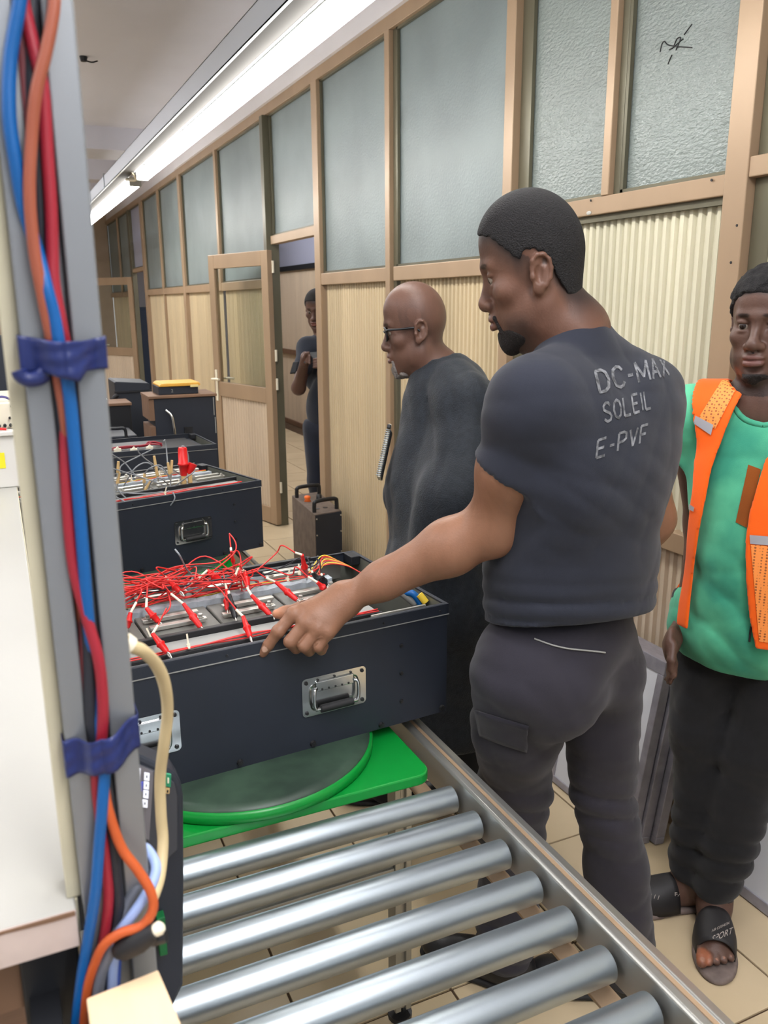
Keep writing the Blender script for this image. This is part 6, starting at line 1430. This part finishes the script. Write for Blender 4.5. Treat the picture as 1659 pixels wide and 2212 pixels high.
    P_ = drape(tb_, pt, .0025); mb = MB(); fs = [(j*9+i, (j+1)*9+i, (j+1)*9+i+1, j*9+i+1) for j in range(12) for i in range(8)]; fs = [f for f in fs if all(P_[k] is not None for k in f)]
    if fs: o = mb.add([q if q is not None else np.zeros(3) for q in P_], fs, True).build('brown_patch', fabric('brown_patch_cloth', lin(140, 74, 22)), ts); o.location = (0, 0, 0)
    zp = drape(tb_, [(1622, 1352), (1620, 1366), (1619, 1384)], .004); zp = [q for q in zp if q is not None]
    if len(zp) > 1: o = MB().tube(zp, .0022, 6).build('zip_pull', M_BLACK, rt); o.parent = ve; o.location = (0, 0, 0)
    # joggers
    M_JOG = fabric('black_joggers_cloth', lin(26, 26, 28), var=.15)
    tr = [ell(hip-up*.05, (.148, .116, .13), T.R, .04), cone(hL, kA, .098, .078, .025), cone(kA, aA+np.array([0, 0, .05]), .078, .050, .03), cone(hR, kB, .098, .074, .025), cone(kB, aB+np.array([0, 0, .05]), .074, .048, .03),
          disp(.0055, (12, 26), 41, (1, 1, .7)), disp(.0045, (26, 44), 6, (.8, .8, 1), ridge=.75), folds(.22, .12, .0070, 60, 5, (.1, .2, 1)), folds(.5, .1, .0050, 60, 8, (.2, .2, 1)), half(hip+up*.0, up)]
    tr += [half(aA+np.array([0, 0, .005]), (0, 0, -1))]
    sdf_part('joggers', tr, .0075, M_JOG, rt, smooth=2)
    for a in (aA, aB):
        MB().lathe([(.040, .0), (.046, .004), (.047, .03), (.044, .045), (.040, .05)], (a[0], a[1], a[2]+.0), 24).build('ankle_cuff', M_JOG, rt)
    # slides
    for nm, F, a, lbl in (('sport', FA, aA, 'SPORT'), ('fas', FB, aB, 'FAS')):
        so = [ell(F.p(0, .055, .006), (.042, .07, .03), F.R, .02), ell(F.p(0, .165, .006), (.054, .095, .03), F.R, .03), half((0, 0, .016), (0, 0, 1)), half((0, 0, .001), (0, 0, -1))]
        s = sdf_part('slide_sole', so, .004, mat('grey_worn_sole', lin(118, 104, 98), .7, var=.3, vscale=40), rt)
        up_ = MB(); vs = []; n = 20
        for j in range(9):
            y = .085+.098*j/8; w_ = .046+.007*math.sin(j/8*PI); h_ = .087-.022*j/8
            for i in range(n+1):
                t = PI*i/n; vs.append(F.p(w_*math.cos(t), y+.008*math.sin(t), .010+h_*math.sin(t)**.75))
        up_.add(vs, [(j*(n+1)+i, (j+1)*(n+1)+i, (j+1)*(n+1)+i+1, j*(n+1)+i+1) for j in range(8) for i in range(n)], True)
        u = up_.build('slide_strap', mat('black_slide_strap', lin(34, 32, 33), .55), rt); u.modifiers.new('solid', 'SOLIDIFY').thickness = .004; u.parent = s; u.location = (0, 0, 0)
        ub = bvh_of(u)
        M_PR = mat('pale_slide_print', lin(168, 158, 150), .6)
        def stamp(txt, cx, cy, w_, h_, slope, shear):
            me = text_mesh(txt, 1.0, 0.0, .0); bm = bmesh.new(); bm.from_mesh(me); bmesh.ops.triangulate(bm, faces=bm.faces)
            v_ = np.array([q.co[:] for q in bm.verts]); fs = [[q.index for q in f.verts] for f in bm.faces]; bm.free()
            uu = (v_[:, 0]-v_[:, 0].min())/np.ptp(v_[:, 0])-.5; vv = (v_[:, 1]-v_[:, 1].min())/np.ptp(v_[:, 1])-.5
            P_ = drape(ub, list(zip(cx+uu*w_+vv*shear, cy-vv*h_+uu*slope)), .0022); fs = [f for f in fs if all(P_[k] is not None for k in f)]
            if fs: o = MB().add([q if q is not None else np.zeros(3) for q in P_], fs).build('slide_print', M_PR, rt); o.parent = s; o.location = (0, 0, 0)
        if nm == 'sport': stamp('SPORT', 1560, 2020, 42, 15, -20, 3); stamp('AIR CUSHION', 1556, 2003, 36, 6, -18, 1)
        else: stamp('FAS', 1468, 1932, 22, 8, 2, 0); stamp('/ / /', 1414, 1937, 20, 9, 4, 0)
vest_man()
